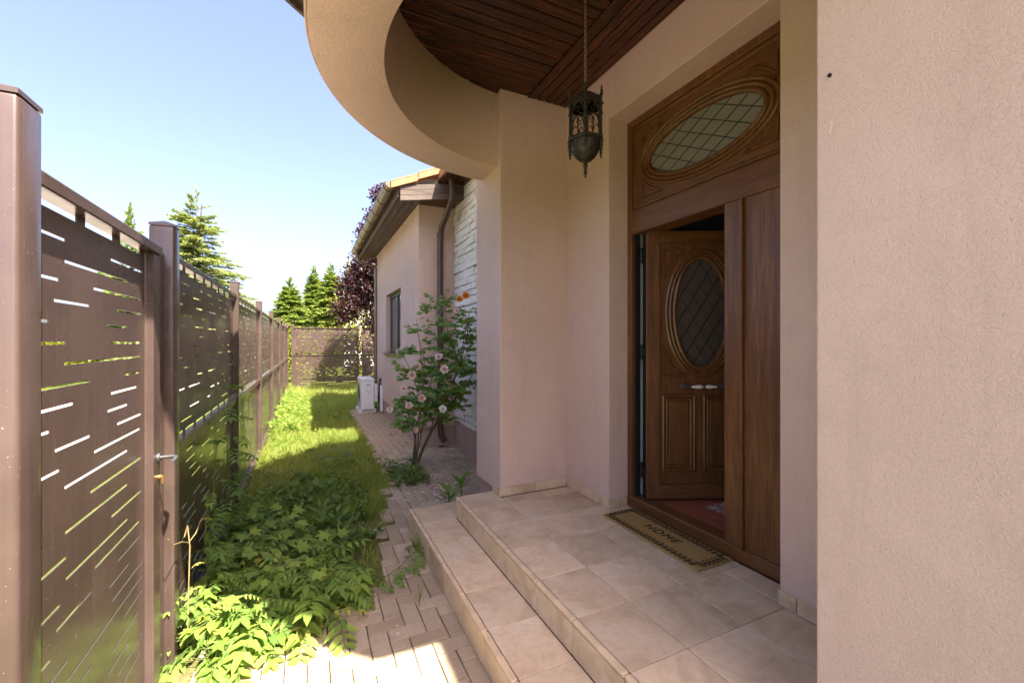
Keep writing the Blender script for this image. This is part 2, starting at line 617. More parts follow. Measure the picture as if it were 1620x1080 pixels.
def tri_mesh(name, V, F, mat, tint=None, smooth=False):
    """fast mesh from numpy triangles; tint: one value per vertex"""
    me = bpy.data.meshes.new(name)
    V = np.ascontiguousarray(V, dtype=np.float32)
    F = np.ascontiguousarray(F, dtype=np.int32)
    me.vertices.add(len(V))
    me.vertices.foreach_set('co', V.ravel())
    me.loops.add(F.size)
    me.loops.foreach_set('vertex_index', F.ravel())
    me.polygons.add(len(F))
    me.polygons.foreach_set('loop_start', np.arange(0, F.size, 3, dtype=np.int32))
    me.update(calc_edges=True)
    if tint is not None:
        a = me.attributes.new('tint', 'FLOAT', 'POINT')
        a.data.foreach_set('value', np.ascontiguousarray(tint, dtype=np.float32))
    if smooth:
        me.shade_smooth()
    me.materials.append(mat)
    return me


# leaf templates: x across, y along, z up
LEAFLET_V = np.array([(0, 0, 0), (-0.20, 0.32, 0.06), (0, 0.34, 0.0), (0.20, 0.32, 0.06), (-0.15, 0.68, 0.03), (0, 0.70, -0.02), (0.15, 0.68, 0.03), (0, 1.0, -0.10)])
LEAFLET_F = np.array([(0, 2, 1), (0, 3, 2), (1, 2, 5), (1, 5, 4), (2, 3, 6), (2, 6, 5), (4, 5, 7), (5, 6, 7)])
LEAF4_V = np.array([(0, 0, 0), (-0.27, 0.45, 0.08), (0.27, 0.45, 0.08), (0, 1.0, -0.06)])
LEAF4_F = np.array([(0, 3, 1), (0, 2, 3)])


def basis(direction, up):
    """rows of matrices: columns = side, along, normal"""
    d = direction / np.linalg.norm(direction, axis=1, keepdims=True)
    s = np.cross(d, up)
    ln = np.linalg.norm(s, axis=1, keepdims=True)
    s = np.where(ln < 1e-5, np.array([1.0, 0, 0]), s / np.maximum(ln, 1e-5))
    n = np.cross(s, d)
    return np.stack([s, d, n], axis=2)


def scatter(tv, tf, pos, direction, up, size, width=None):
    """instances a template at pos; returns V, F"""
    B = basis(np.asarray(direction, float), np.asarray(up, float))
    N = len(pos)
    T = np.repeat(tv[None], N, 0)
    size = np.asarray(size, float).reshape(N, 1, 1)
    T = T * size
    if width is not None:
        T[:, :, 0] *= np.asarray(width).reshape(N, 1)
    W = np.einsum('nij,nkj->nki', B, T) + np.asarray(pos)[:, None, :]
    F = tf[None] + (np.arange(N) * len(tv))[:, None, None]
    return W.reshape(-1, 3), F.reshape(-1, 3)


class Soup:
    def __init__(self):
        self.V, self.F, self.T, self.n = [], [], [], 0

    def add(self, V, F, tint):
        self.V.append(V)
        self.F.append(F + self.n)
        self.n += len(V)
        self.T.append(np.broadcast_to(np.asarray(tint, float).reshape(-1, 1), (len(tint), len(V) // len(tint))).ravel())

    def leaves(self, tv, tf, pos, d, up, size, tint, width=None):
        if len(pos) == 0:
            return
        V, F = scatter(tv, tf, np.asarray(pos, float), np.asarray(d, float), np.asarray(up, float), size, width)
        self.add(V, F, np.asarray(tint))

    def mesh(self, name, mat, origin=(0, 0, 0), smooth=False):
        V = np.concatenate(self.V) - np.asarray(origin)
        return tri_mesh(name, V, np.concatenate(self.F), mat, np.concatenate(self.T), smooth)


def unit(a):
    return a / np.maximum(np.linalg.norm(a, axis=-1, keepdims=True), 1e-6)


def pinnate(soup, stems, base, direction, length, n_pairs, leaflet, droop, tint):
    """one compound leaf: arching rachis with paired leaflets and one at the end"""
    d = np.asarray(direction, float)
    d = d / np.linalg.norm(d)
    side = np.cross(d, [0, 0, 1.0])
    side /= max(np.linalg.norm(side), 1e-5)
    pos, dr, upv, sz, tt = [], [], [], [], []
    path = []
    K = n_pairs + 2
    p = np.asarray(base, float)
    cur = d.copy()
    step = length / K
    for i in range(K + 1):
        path.append(tuple(p))
        if i >= 2:
            up = np.cross(side, cur)
            for s in (-1, 1):
                ld = cur * 0.45 + side * s * 0.9 - np.array([0, 0, 0.15 + 0.25 * RNG.random()])
                pos.append(p.copy())
                dr.append(ld)
                upv.append(up + RNG.normal(0, 0.18, 3))
                k = 1 - 0.25 * abs(i - K * 0.6) / K
                sz.append(leaflet * k * RNG.uniform(0.85, 1.12))
                tt.append(np.clip(tint + RNG.normal(0, 0.08), 0, 1))
        cur = cur - np.array([0, 0, droop / K])
        cur /= np.linalg.norm(cur)
        p = p + cur * step
    pos.append(p - cur * step)
    dr.append(cur)
    upv.append(np.cross(side, cur))
    sz.append(leaflet * 1.05)
    tt.append(tint)
    soup.leaves(LEAFLET_V, LEAFLET_F, pos, dr, upv, sz, np.clip(tt, 0, 1))
    if stems is not None:
        stems.tube(path, 0.0018, 4)


def ellipse_pts(cx, cz, rx, rz, n=56):
    return [(cx + rx * math.cos(2 * math.pi * i / n), cz + rz * math.sin(2 * math.pi * i / n)) for i in range(n)]


def plate_with_oval(x0, x1, z0, z1, cx, cz, rx, rz, y0, y1, n=56):
    """rectangular plate in xz with an oval hole, thickness y0..y1"""
    inner = ellipse_pts(cx, cz, rx, rz, n)
    outer = []
    for i in range(n):
        a = 2 * math.pi * i / n
        dx, dz = math.cos(a) * rx, math.sin(a) * rz
        t = 1e9
        if dx > 1e-9: t = min(t, (x1 - cx) / dx)
        if dx < -1e-9: t = min(t, (x0 - cx) / dx)
        if dz > 1e-9: t = min(t, (z1 - cz) / dz)
        if dz < -1e-9: t = min(t, (z0 - cz) / dz)
        outer.append([cx + dx * t, cz + dz * t])
    for q in ((x0, z0), (x0, z1), (x1, z0), (x1, z1)):      # nearest ray takes the corner exactly
        k = min(range(n), key=lambda i: (outer[i][0] - q[0]) ** 2 + (outer[i][1] - q[1]) ** 2)
        outer[k] = [q[0], q[1]]
    v = [(p[0], y0, p[1]) for p in inner] + [(p[0], y0, p[1]) for p in outer] + [(p[0], y1, p[1]) for p in inner] + [(p[0], y1, p[1]) for p in outer]
    f = []
    for i in range(n):
        j = (i + 1) % n
        f += [(i, j, n + j, n + i), (2 * n + i, 3 * n + i, 3 * n + j, 2 * n + j), (i, 2 * n + i, 2 * n + j, j), (n + i, n + j, 3 * n + j, 3 * n + i)]
    return MB().add(v, f)


def clip_line_oval(p, d, cx, cz, rx, rz):
    """the piece of the line p + t d inside the oval, or None"""
    a = (d[0] / rx) ** 2 + (d[1] / rz) ** 2
    b = 2 * ((p[0] - cx) * d[0] / rx ** 2 + (p[1] - cz) * d[1] / rz ** 2)
    c = ((p[0] - cx) / rx) ** 2 + ((p[1] - cz) / rz) ** 2 - 1
    q = b * b - 4 * a * c
    if q <= 0:
        return None
    t0, t1 = (-b - math.sqrt(q)) / (2 * a), (-b + math.sqrt(q)) / (2 * a)
    return (p[0] + d[0] * t0, p[1] + d[1] * t0), (p[0] + d[0] * t1, p[1] + d[1] * t1)


# ================================================================== GROUND AND PAVING
mb = MB().box(-400, 400, -300, 700, -0.5, -0.04)
ground = structure('ground', mb, MT['meadow'])
# the soil of the garden strip, gently uneven
N = 46
gv, gf = [], []
for i in range(N + 1):
    for j in range(14):
        y = 1.0 + 15.2 * i / N
        x = -0.68 + 1.62 * j / 13
        edge = 1.0 if 0 < j < 13 else 0.3
        z = -0.022 + 0.05 * edge * (0.5 + 0.5 * math.sin(3.1 * x + 1.7 * y) * math.cos(2.3 * y - 1.1 * x)) * (1 if y > 2.9 and x < 0.45 else 0.0)
        gv.append((x, y, z))
for i in range(N):
    for j in range(13):
        a = i * 14 + j
        gf.append((a, a + 1, a + 15, a + 14))
garden = structure('garden_soil', MB().add(gv, gf), MT['soil'], smooth=True)
def soil_z(x, y):
    if not (y > 2.9 and x < 0.45):
        return -0.02
    return -0.022 + 0.05 * (0.5 + 0.5 * math.sin(3.1 * x + 1.7 * y) * math.cos(2.3 * y - 1.1 * x))

street = structure('street', MB().box(-7.5, -2.4, -60, 120, -0.2, -0.02), MT['street'])
verge = structure('verge', MB().box(-2.385, -0.72, -40, 100, -0.2, -0.03), MT['meadow'])

# bedding under the pavers
pav = MB()
pav.prism([(-0.56, 0.9), (1.6, 0.9), (2.1, 6.5), (1.56, 10.9), (0.90, 10.7), (0.95, 5.4), (0.95, 4.4), (0.62, 3.3), (0.3, 2.70), (-0.50, 2.65)], -0.06, -0.010)
paving = structure('paving', pav, MT['joint_sand'])

def paver_ok(x0, x1, y0, y1):
    cx, cy = (x0 + x1) / 2, (y0 + y1) / 2
    if y0 < 1.15 or y1 > 10.8:
        return False
    if cy < 2.8:
        return x0 > -0.56 and x0 < 0.76
    left = 0.26 + (cy - 2.8) * 0.22 if cy < 5.0 else 0.72
    if x0 < left:
        return False
    if cy < 3.75:
        return x0 < 0.76
    if cy < 6.45:
        return x0 < 2.02
    return x0 < 1.50

gx0, gy0, C4 = 0.094, 0.05, 2
spots = []
for i in range(-8, 22):
    for j in range(9, 109):
        m4 = (i + j + C4) % 4
        x, y = gx0 + i * 0.1, gy0 + j * 0.1
        if m4 == 0:
            spots.append((x, x + 0.2, y, y + 0.1))
        elif m4 == 2:
            spots.append((x, x + 0.1, y, y + 0.2))
def cut(s):
    lim = 0.782 if s[2] < 3.71 else (2.06 if s[3] < 6.47 else 1.525)
    return (s[0], min(s[1], lim), s[2], s[3])
spots = [cut(s) for s in spots if paver_ok(*s)]
spots.sort(key=lambda s: s[2])
spots.sort(key=lambda s: (s[0] + s[1]) ** 2 / 4 + (s[2] + s[3]) ** 2 / 4)
pm = {}
rest = MB()
for k, (x0, x1, y0, y1) in enumerate(spots):
    dz = random.uniform(-0.002, 0.0022)
    if k < 300:
        w_, l_ = round(x1 - x0, 3), round(y1 - y0, 3)
        if (w_, l_) not in pm:
            pm[(w_, l_)] = mesh_from('paver', MB().box(-w_ / 2 + 0.0022, w_ / 2 - 0.0022, -l_ / 2 + 0.0022, l_ / 2 - 0.0022, -0.05, 0), 0.0035, 1)
            pm[(w_, l_)].materials.append(MT['paver'])
        o = piece('paver', pm[(w_, l_)], paving, ((x0 + x1) / 2, (y0 + y1) / 2, dz))
        o.rotation_euler = (random.gauss(0, 0.006), random.gauss(0, 0.006), random.gauss(0, 0.006))
    else:
        rest.box(x0 + 0.0025, x1 - 0.0025, y0 + 0.0025, y1 - 0.0025, -0.04, dz)
o = part('paver_field', rest, MT['paver'], paving)
o['kind'] = 'stuff'

# ================================================================== PORCH STEPS (tiled)
SZ1, SZ2 = 0.165, 0.33
steps = structure('porch_steps', MB()
                  .prism([(0.787, -0.2), (1.095, -0.2), (1.095, 3.708), (0.787, 3.708)], -0.05, SZ1 - 0.010)
                  .prism([(1.0955, -0.2), (2.24, -0.2), (2.24, 3.21), (1.44, 3.21), (1.44, 3.378), (1.0955, 3.378)], -0.05, SZ2 - 0.010)
                  .box(1.0955, 1.44, 3.3785, 3.708, -0.05, SZ1 - 0.010), MT['grout'])
GAP = 0.0038
tile_cache = {}
def tile_mesh(name, dx, dy, dz, bev=0.0022, segs=1, mat='tile'):
    key = (name, round(dx, 3), round(dy, 3), round(dz, 3))
    if key not in tile_cache:
        me = mesh_from(name, MB().box(-dx / 2, dx / 2, -dy / 2, dy / 2, -dz / 2, dz / 2), bev, segs)
        me.materials.append(MT[mat])
        tile_cache[key] = me
    return tile_cache[key]

def lay(name, x0, x1, y0, y1, z0, z1, mat='tile', bev=0.0022, segs=1, parent=None, g=GAP):
    ax = [(x0, x1), (y0, y1), (z0, z1)]
    d = [b - a for a, b in ax]
    thin = d.index(min(d))
    for k in range(3):
        if k != thin:
            d[k] -= g
    me = tile_mesh(name, d[0], d[1], d[2], bev, segs, mat)
    return piece(name, me, parent or steps, ((x0 + x1) / 2, (y0 + y1) / 2, (z0 + z1) / 2))

PITCH = 0.3515
ys = [3.375 - 0.302] + [2.722 - PITCH * k for k in range(0, 9)]
ybounds = [3.378, 3.07, 2.722, 2.367, 2.012, 1.656, 1.300, 0.945, 0.59, 0.235]
xb = [1.118, 1.420, 1.762, 2.075, 2.235]
for k in range(len(ybounds) - 1):
    y1, y0 = ybounds[k], ybounds[k + 1]
    for j in range(len(xb) - 1):
        a, b = xb[j], xb[j + 1]
        if k == 0:
            if j > 0:
                yy1 = 3.205
            else:
                yy1 = y1
        else:
            yy1 = y1
        lay('floor_tile', a, b, y0, yy1, SZ2 - 0.010, SZ2 + random.uniform(-0.0006, 0.0006))
    lay('nosing', 1.085, 1.119, y0, y1, SZ2 - 0.022, SZ2 + 0.002, 'nosing', 0.009, 3)
    lay('riser_tile', 1.089, 1.0975, y0, y1, SZ1 + 0.001, SZ2 - 0.023)
yb1 = [3.712, 3.375, 3.028, 2.678, 2.330, 1.985, 1.637, 1.29, 0.94, 0.59]
for k in range(len(yb1) - 1):
    y1, y0 = yb1[k], yb1[k + 1]
    lay('floor_tile', 0.808, 1.090 if y1 < 3.4 else 1.42, y0, y1, SZ1 - 0.010, SZ1 + random.uniform(-0.0006, 0.0006))
    lay('nosing', 0.775, 0.809, y0, y1, SZ1 - 0.022, SZ1 + 0.002, 'nosing', 0.009, 3)
    lay('riser_tile', 0.779, 0.7875, y0, y1, -0.02, SZ1 - 0.023)
lay('riser_tile', 1.119, 1.40, 3.377, 3.387, SZ1 + 0.001, SZ2 - 0.012)
lay('riser_tile', 0.809, 1.40, 3.709, 3.719, -0.02, SZ1 - 0.012)

# ================================================================== MAIN HOUSE
house = thing('house', 'peach stucco house with round porch beam and arched wooden entrance door', 'house', (2.06, 2.0, 0))
XW, XP = 2.06, 1.42          # door wall plane, front plane of the piers
ZC = 3.66                    # underside of the ceiling
w = MB()
w.box(XW, 2.42, 2.635, 3.30, 0.30, ZC + 0.25)          # left of the doorway
w.box(XW, 2.42, 0.70, 1.325, 0.30, ZC + 0.25)          # right of the doorway
w.box(XW, 2.42, 1.325, 2.635, 3.287, ZC + 0.25)        # above it
part('wall', w, MT['stucco'], house, bevel=0.006)
w = MB().box(2.105, 2.42, 3.78, 6.46, 0.0, 4.0)
stone_wall = part('stone_wall', w, MT['mortar'], house)
part('side_wall', MB().box(2.05, 2.4, -6.0, 0.24, 0.0, 4.0), MT['stucco'], house, bevel=0.005)
for (y0, y1) in ((3.22, 3.775), (0.262, 0.80)):
    p = MB().box(XP, 2.4, y0, y1, 0.355, ZC + 0.2)
    pier = part('pier', p, MT['stucco'], house, bevel=0.007)
    part('pier_base', MB().box(XP + 0.035, 2.38, y0 + 0.005, y1 - 0.03, -0.05, 0.3545), MT['plinth'], pier)
# ring beam
part('curved_beam', MB().annulus(1.53, 2.10, 1.190, 1.535, 3.05, 3.735, math.radians(90), math.radians(270), 96), MT['stucco'], house, bevel=0.006, segs=2, smooth=True)
part('drip_edge', MB().annulus(1.53, 2.10, 1.5365, 1.549, 3.062, 3.735, math.radians(90), math.radians(270), 96), MT['stucco'], house, bevel=0.004, smooth=True)

# porch ceiling of dark boards
ceiling = part('ceiling', MB().prism([(1.53 + 1.40 * math.cos(a), 2.10 + 1.40 * math.sin(a)) for a in [math.radians(90 + 180 * k / 40) for k in range(41)]] + [(2.2, 0.70), (2.2, 3.50)], ZC + 0.02, ZC + 0.05), MT['ceil_y'], house)
PW = 0.0865
y = 0.80
k = 0
while y < 3.34:
    yc = y + PW / 2
    dy = max(abs(yc - 2.10) - PW / 2, 0.0)
    half = math.sqrt(max(1.21 ** 2 - min(dy, 1.209) ** 2, 0.0))
    x0 = 1.53 - half - 0.02
    x1 = 1.672 if yc < 3.22 else 1.44
    if x1 - x0 > 0.05:
        me = mesh_from('ceiling_board', MB().box(-(x1 - x0) / 2, (x1 - x0) / 2, -PW / 2 + 0.0045, PW / 2 - 0.0045, 0, 0.018), 0.005, 1)
        o = piece('ceiling_board', me, ceiling, ((x0 + x1) / 2, yc, ZC + random.uniform(-0.001, 0.001)), MT['ceil_x'])
    y += PW
for j in range(5):
    x0 = 1.676 + j * 0.0768
    me = tile_mesh('ceiling_board', 0.069, 2.42, 0.018, 0.005, 1, 'ceil_y')
    piece('ceiling_board', me, ceiling, (x0 + 0.038, 2.01, ZC + 0.002))
piece('trim_strip', tile_mesh('trim_strip', 0.016, 2.42, 0.014, 0.004, 1, 'ceil_y'), ceiling, (1.674, 2.01, ZC - 0.007))

# canopy roof over the round porch: eave with boarded soffit, fascia, low pitched roof
ZE = 3.90
oct_pts = [(2.05, -0.12), (1.25, -0.10), (0.0, 1.06), (-0.30, 1.10), (-0.30, 3.06), (1.30, 4.66), (2.05, 4.66)]
canopy = part('canopy_roof', MB().prism(oct_pts[::-1], ZE + 0.02, ZE + 0.06), MT['eave_y'], house)
for a, b in zip(oct_pts[:-1], oct_pts[1:]):
    A, B = Vector((a[0], a[1], 0)), Vector((b[0], b[1], 0))
    t = (B - A).normalized()
    nrm = Vector((-t.y, t.x, 0))
    if (A - Vector((1.9, 2.2, 0))).dot(nrm) < 0:
        nrm = -nrm
    q = [A, B, B + nrm * 0.025, A + nrm * 0.025]
    part('fascia_board', MB().prism([(p.x, p.y) for p in q], ZE - 0.02, ZE + 0.17), MT['eave_x'], canopy)
v = [(p[0], p[1], ZE + 0.10) for p in oct_pts] + [(3.4, 2.2, ZE + 0.95)]
part('roof_covering', MB().add(v, [(i, i + 1, 7) for i in range(6)]), MT['terracotta'], canopy)
part('beam_wall', MB().annulus(1.53, 2.10, 1.25, 1.50, 3.736, ZE + 0.02, math.radians(90), math.radians(270), 48), MT['stucco'], house)
# the rest of the roof: eaves along the facade
rf = MB()
rf.add([(1.59, -6.4, ZE), (1.59, -0.14, ZE), (6.0, -0.14, ZE + 1.9), (6.0, -6.4, ZE + 1.9), (1.59, -6.4, ZE + 0.12), (1.59, -0.14, ZE + 0.12), (6.0, -0.14, ZE + 2.02), (6.0, -6.4, ZE + 2.02)],
       [(0, 1, 2, 3), (4, 7, 6, 5), (0, 4, 5, 1), (1, 5, 6, 2), (2, 6, 7, 3), (3, 7, 4, 0)])
rf2 = MB()
rf2.add([(1.66, 4.70, ZE - 0.02), (1.66, 6.0, ZE - 0.02), (6.0, 6.0, ZE + 1.9), (6.0, 4.70, ZE + 1.9), (1.66, 4.70, ZE + 0.10), (1.66, 6.0, ZE + 0.10), (6.0, 6.0, ZE + 2.02), (6.0, 4.70, ZE + 2.02)],
       [(0, 1, 2, 3), (4, 7, 6, 5), (0, 4, 5, 1), (1, 5, 6, 2), (2, 6, 7, 3), (3, 7, 4, 0)])
roof = part('roof', rf, MT['terracotta'], house)
part('roof', rf2, MT['terracotta'], house)
for j in range(4):
    part('soffit_board', MB().box(1.67 + j * 0.108, 1.772 + j * 0.108, 3.79, 6.02, 3.855, 3.872), MT['ceil_y'], roof)
part('house_body', MB().box(2.43, 6.5, -5.9, 0.9, 0.0, 4.0), MT['render_white'], house)
part('house_body', MB().box(2.43, 6.5, 5.2, 6.4, 0.0, 4.0), MT['render_white'], house)

# stones of the cladding
x_face = 2.05
z = 0.37
row = 0
stones = 0
while z < 3.84:
    h = random.uniform(0.075, 0.125)
    y = 4.55 + random.uniform(-0.2, 0)
    while y < 6.44:
        L = random.uniform(0.20, 0.46)
        y1 = min(y + L, 6.445)
        if y1 - y > 0.05:
            s = MB().box(x_face + random.uniform(-0.014, 0.012), 2.11, y + 0.004, y1 - 0.004, z + 0.004, z + h - 0.004)
            vv = [list(p) for p in s.v]
            for p in vv:
                p[1] += random.uniform(-0.006, 0.006)
                p[2] += random.uniform(-0.006, 0.006)
                if p[0] < 2.1:
                    p[0] += random.uniform(-0.008, 0.010)
            s.v = [tuple(p) for p in vv]
            if stones < 300:
                part('stone', s, MT['stone'], stone_wall, bevel=0.008, segs=1)
            stones += 1
        y = y1
    z += h
part('plinth', MB().box(2.06, 2.44, 3.78, 6.44, -0.05, 0.365), MT['plinth'], house, bevel=0.004)

# skirting tiles along the porch walls
skirt = part('skirting', MB().box(1.99, 2.0585, 3.2195, 3.219, 0.33, 0.331), MT['grout'], house)
def skirting(x0, x1, y0, y1):
    lay('skirting_tile', x0, x1, y0, y1, SZ2 + 0.001, SZ2 + 0.077, 'tile', 0.002, 1, skirt, 0.004)
def run_x(y, xs):
    for a, b in zip(xs[:-1], xs[1:]):
        skirting(a, b, y - 0.009, y)
def run_y(x, yv):
    for a, b in zip(yv[:-1], yv[1:]):
        skirting(x - 0.009, x, a, b)
run_x(3.2195, [1.411, 1.745, 2.051])
run_y(XP - 0.0005, [3.2105, 3.375])
run_y(XW - 0.0005, [2.634, 2.705, 2.76, 3.06, 3.2105])
run_y(XW - 0.0005, [0.801, 1.24, 1.325])
run_x(2.6345, [2.0515, 2.225])
skirting(2.0515, 2.225, 1.3255, 1.3345)

# marks on the near pier: wall plug and scuff
part('wall_plug', MB().tube([(1.4215, 0.76, 2.40), (1.414, 0.76, 2.40)], 0.0055, 8), MT['black_metal'], house)
part('paint_scuff', MB().add([(1.4185, 0.757, 2.262), (1.4185, 0.750, 2.258), (1.4185, 0.757, 2.225), (1.4185, 0.762, 2.228)], [(0, 1, 2, 3)]), MT['scuff'], house)

# ---- hall behind the door
hall = part('hall_room', MB().box(2.42, 2.44, 0.95, 1.30, 0.33, 3.2).box(2.42, 2.44, 2.66, 5.1, 0.33, 3.2).box(2.42, 2.44, 1.30, 2.66, 2.62, 3.2)
            .box(5.6, 5.65, 0.95, 5.1, 0.33, 3.2).box(2.44, 5.6, 0.93, 0.95, 0.33, 3.2).box(2.44, 5.6, 5.1, 5.12, 0.33, 3.2).box(2.42, 5.65, 0.93, 5.12, 3.2, 3.25), MT['hall_wall'], house)
hf = part('hall_floor', MB().box(2.30, 5.6, 0.95, 5.1, 0.28, 0.385), MT['grout'], house)
for i in range(6):
    for j in range(8):
        lay('hall_tile', 2.33 + i * 0.4, 2.73 + i * 0.4, 1.0 + j * 0.4, 1.4 + j * 0.4, 0.386, 0.396, 'hall_tile', 0.002, 1, hf, 0.006)

# ---- door frame
XF = 2.24
fr = MB()
fr.box(XF, XF + 0.075, 2.588, 2.640, 0.415, 3.325)          # left jamb
fr.box(XF, XF + 0.075, 1.322, 1.395, 0.415, 3.325)          # right jamb
fr.box(XF, XF + 0.075, 1.395, 2.588, 3.235, 3.300)          # head
frame = part('door_frame', fr, MT['wood_z'], house, bevel=0.006)
part('frame_bead', MB().box(XF + 0.012, XF + 0.06, 2.560, 2.5875, 2.60, 3.234), MT['wood_z'], frame, bevel=0.006)
part('head_bead', MB().box(XF + 0.012, XF + 0.06, 1.395, 2.560, 3.205, 3.234), MT['wood_y'], frame, bevel=0.006)
part('threshold', MB().box(XF - 0.004, XF + 0.115, 1.322, 2.640, 0.331, 0.414), MT['wood_y'], frame, bevel=0.010, segs=3)
part('transom_rail', MB().box(XF - 0.003, XF + 0.075, 1.3955, 2.5875, 2.417, 2.596), MT['wood_y'], frame, bevel=0.006)
part('rail_bead', MB().box(XF - 0.010, XF + 0.03, 1.3955, 2.5595, 2.597, 2.617), MT['wood_y'], frame, bevel=0.006)
part('mullion', MB().box(XF - 0.004, XF + 0.075, 1.667, 1.772, 0.4145, 2.4165), MT['wood_z'], frame, bevel=0.005)
part('cover_strip', MB().box(XF - 0.016, XF + 0.02, 1.648, 1.6665, 0.4145, 2.4165), MT['wood_z'], frame, bevel=0.006, segs=3)
part('side_panel', MB().box(XF + 0.010, XF + 0.06, 1.3955, 1.6475, 0.4145, 2.4165), MT['wood_z'], frame)
part('seal', MB().box(XF + 0.030, XF + 0.075, 2.572, 2.5875, 0.415, 2.416), MT['rubber'], frame)
part('inner_jamb', MB().box(XF + 0.076, XF + 0.19, 2.600, 2.655, 0.40, 2.434), MT['white_plastic'], frame)
part('door_stop', MB().box(XF + 0.076, XF + 0.20, 1.30, 1.66, 0.40, 2.434).box(XF + 0.076, XF + 0.20, 1.30, 2.655, 2.435, 3.34), MT['wood_z'], frame)

# ---- fanlight with its oval
def yz(fn_mb, x_front):
    """local plate (x -> house y, y -> depth, z) into the wall plane"""
    return fn_mb.xf(lambda a, b, c: (x_front + b, a, c))
OC, OZ = 1.976, 2.912
fan = part('fanlight', yz(plate_with_oval(1.396, 2.5595, 2.6175, 3.2045, OC, OZ, 0.437, 0.168, 0.022, 0.05), XF), MT['wood_y'], house)
for (rx, rz, r) in ((0.452, 0.180, 0.016), (0.488, 0.208, 0.013), (0.525, 0.236, 0.014)):
    pts = [(XF + 0.02, a, c) for a, c in ellipse_pts(OC, OZ, rx, rz, 72)]
    part('oval_moulding', MB().tube(pts, r, 8, closed=True), MT['wood_gloss'], fan, smooth=True)
part('pane', yz(MB().add([(a, 0.034, c) for a, c in ellipse_pts(OC, OZ, 0.445, 0.174, 56)] + [(a, 0.040, c) for a, c in ellipse_pts(OC, OZ, 0.445, 0.174, 56)],
     [tuple(range(56)), tuple(range(111, 55, -1))] + [(i, (i + 1) % 56, 56 + (i + 1) % 56, 56 + i) for i in range(56)]), XF), MT['milky_glass'], fan)
for sgn in (1, -1):
    for k in range(-6, 7):
        q = clip_line_oval((OC, OZ + k * 0.098 + 0.02), (1, 0.545 * sgn), OC, OZ, 0.44, 0.17)
        if q:
            part('lead_strip', MB().tube([(XF + 0.0335, q[0][0], q[0][1]), (XF + 0.0335, q[1][0], q[1][1])], 0.0032, 5), MT['black_metal'], fan)
def spandrel(parent, cx, cz, sx, sz, wx, hz, plane, mat):
    """three-sided corner moulding: two straight sides and one curved towards the oval"""
    P = [(cx, cz), (cx - sx * wx, cz)]
    arc = []
    for t in np.linspace(0, 1, 9):
        a = (1 - t)
        px = cx - sx * wx * (a ** 1.35)
        pz = cz - sz * hz * ((1 - a) ** 1.35)
        arc.append((px, pz))
    loop = [(cx, cz)] + arc
    dense = []
    for a, b in zip(loop, loop[1:] + loop[:1]):
        for t in (0.02, 0.5):
            dense.append((a[0] + (b[0] - a[0]) * t, a[1] + (b[1] - a[1]) * t))
    return MB().tube([plane(px, pz) for px, pz in dense], 0.013, 6, closed=True)
for sx in (1, -1):
    for sz in (1, -1):
        part('corner_moulding', spandrel(fan, OC + sx * 0.515, OZ + sz * 0.232, sx, sz, 0.19, 0.135, lambda a, c: (XF + 0.02, a, c), None), MT['wood_gloss'], fan, smooth=True)

# ---- door leaf, standing ajar
LW, LH = 0.845, 2.02
door = part('door', MB().box(0.0, 0.105, -0.035, 0.035, 0, LH).box(LW - 0.105, LW, -0.035, 0.035, 0, LH), MT['wood_z'], None, bevel=0.006, local=True)
door.parent = house
door.location = Vector((2.312, 2.522, 0.415)) - ROOT[house]
door.rotation_euler = (0, 0, math.radians(-24.6))
def dpart(name, mb, mat, **kw):
    return part(name, mb, mat, door, local=True, **kw)
dpart('top_rail', MB().box(0.1055, LW - 0.1055, -0.034, 0.034, LH - 0.095, LH), MT['wood_x'], bevel=0.005)
dpart('bottom_rail', MB().box(0.1055, LW - 0.1055, -0.034, 0.034, 0, 0.105), MT['wood_x'], bevel=0.005)
DC, DZ = LW / 2, 1.40
dpart('upper_panel', plate_with_oval(0.1055, LW - 0.1055, 0.86, LH - 0.0955, DC, DZ, 0.20, 0.415, -0.014, 0.014), MT['wood_z'])
dpart('lower_panel', MB().box(0.1055, LW - 0.1055, -0.014, 0.014, 0.1055, 0.8595), MT['wood_z'])
for (rx, rz, r) in ((0.206, 0.421, 0.016), (0.238, 0.448, 0.013), (0.266, 0.473, 0.017)):
    dpart('oval_moulding', MB().tube([(a, -0.016, c) for a, c in ellipse_pts(DC, DZ, rx, rz, 72)], r, 8, closed=True), MT['wood_gloss'], smooth=True)
n = 56
dpart('pane', MB().add([(a, -0.004, c) for a, c in ellipse_pts(DC, DZ, 0.205, 0.42, n)] + [(a, 0.002, c) for a, c in ellipse_pts(DC, DZ, 0.205, 0.42, n)],
      [tuple(range(n)), tuple(range(2 * n - 1, n - 1, -1))] + [(i, (i + 1) % n, n + (i + 1) % n, n + i) for i in range(n)]), MT['brown_glass'])
for sgn in (1, -1):
    for k in range(-5, 6):
        q = clip_line_oval((DC, DZ + k * 0.168 + 0.04), (1, 1.63 * sgn), DC, DZ, 0.202, 0.417)
        if q:
            dpart('lead_strip', MB().tube([(q[0][0], -0.0045, q[0][1]), (q[1][0], -0.0045, q[1][1])], 0.0034, 5), MT['black_metal'])
for sx in (1, -1):
    for sz in (1, -1):
        dpart('corner_moulding', spandrel(door, DC + sx * 0.285, DZ + sz * 0.475, sx, sz, 0.15, 0.22, lambda a, c: (a, -0.016, c), None), MT['wood_gloss'], smooth=True)
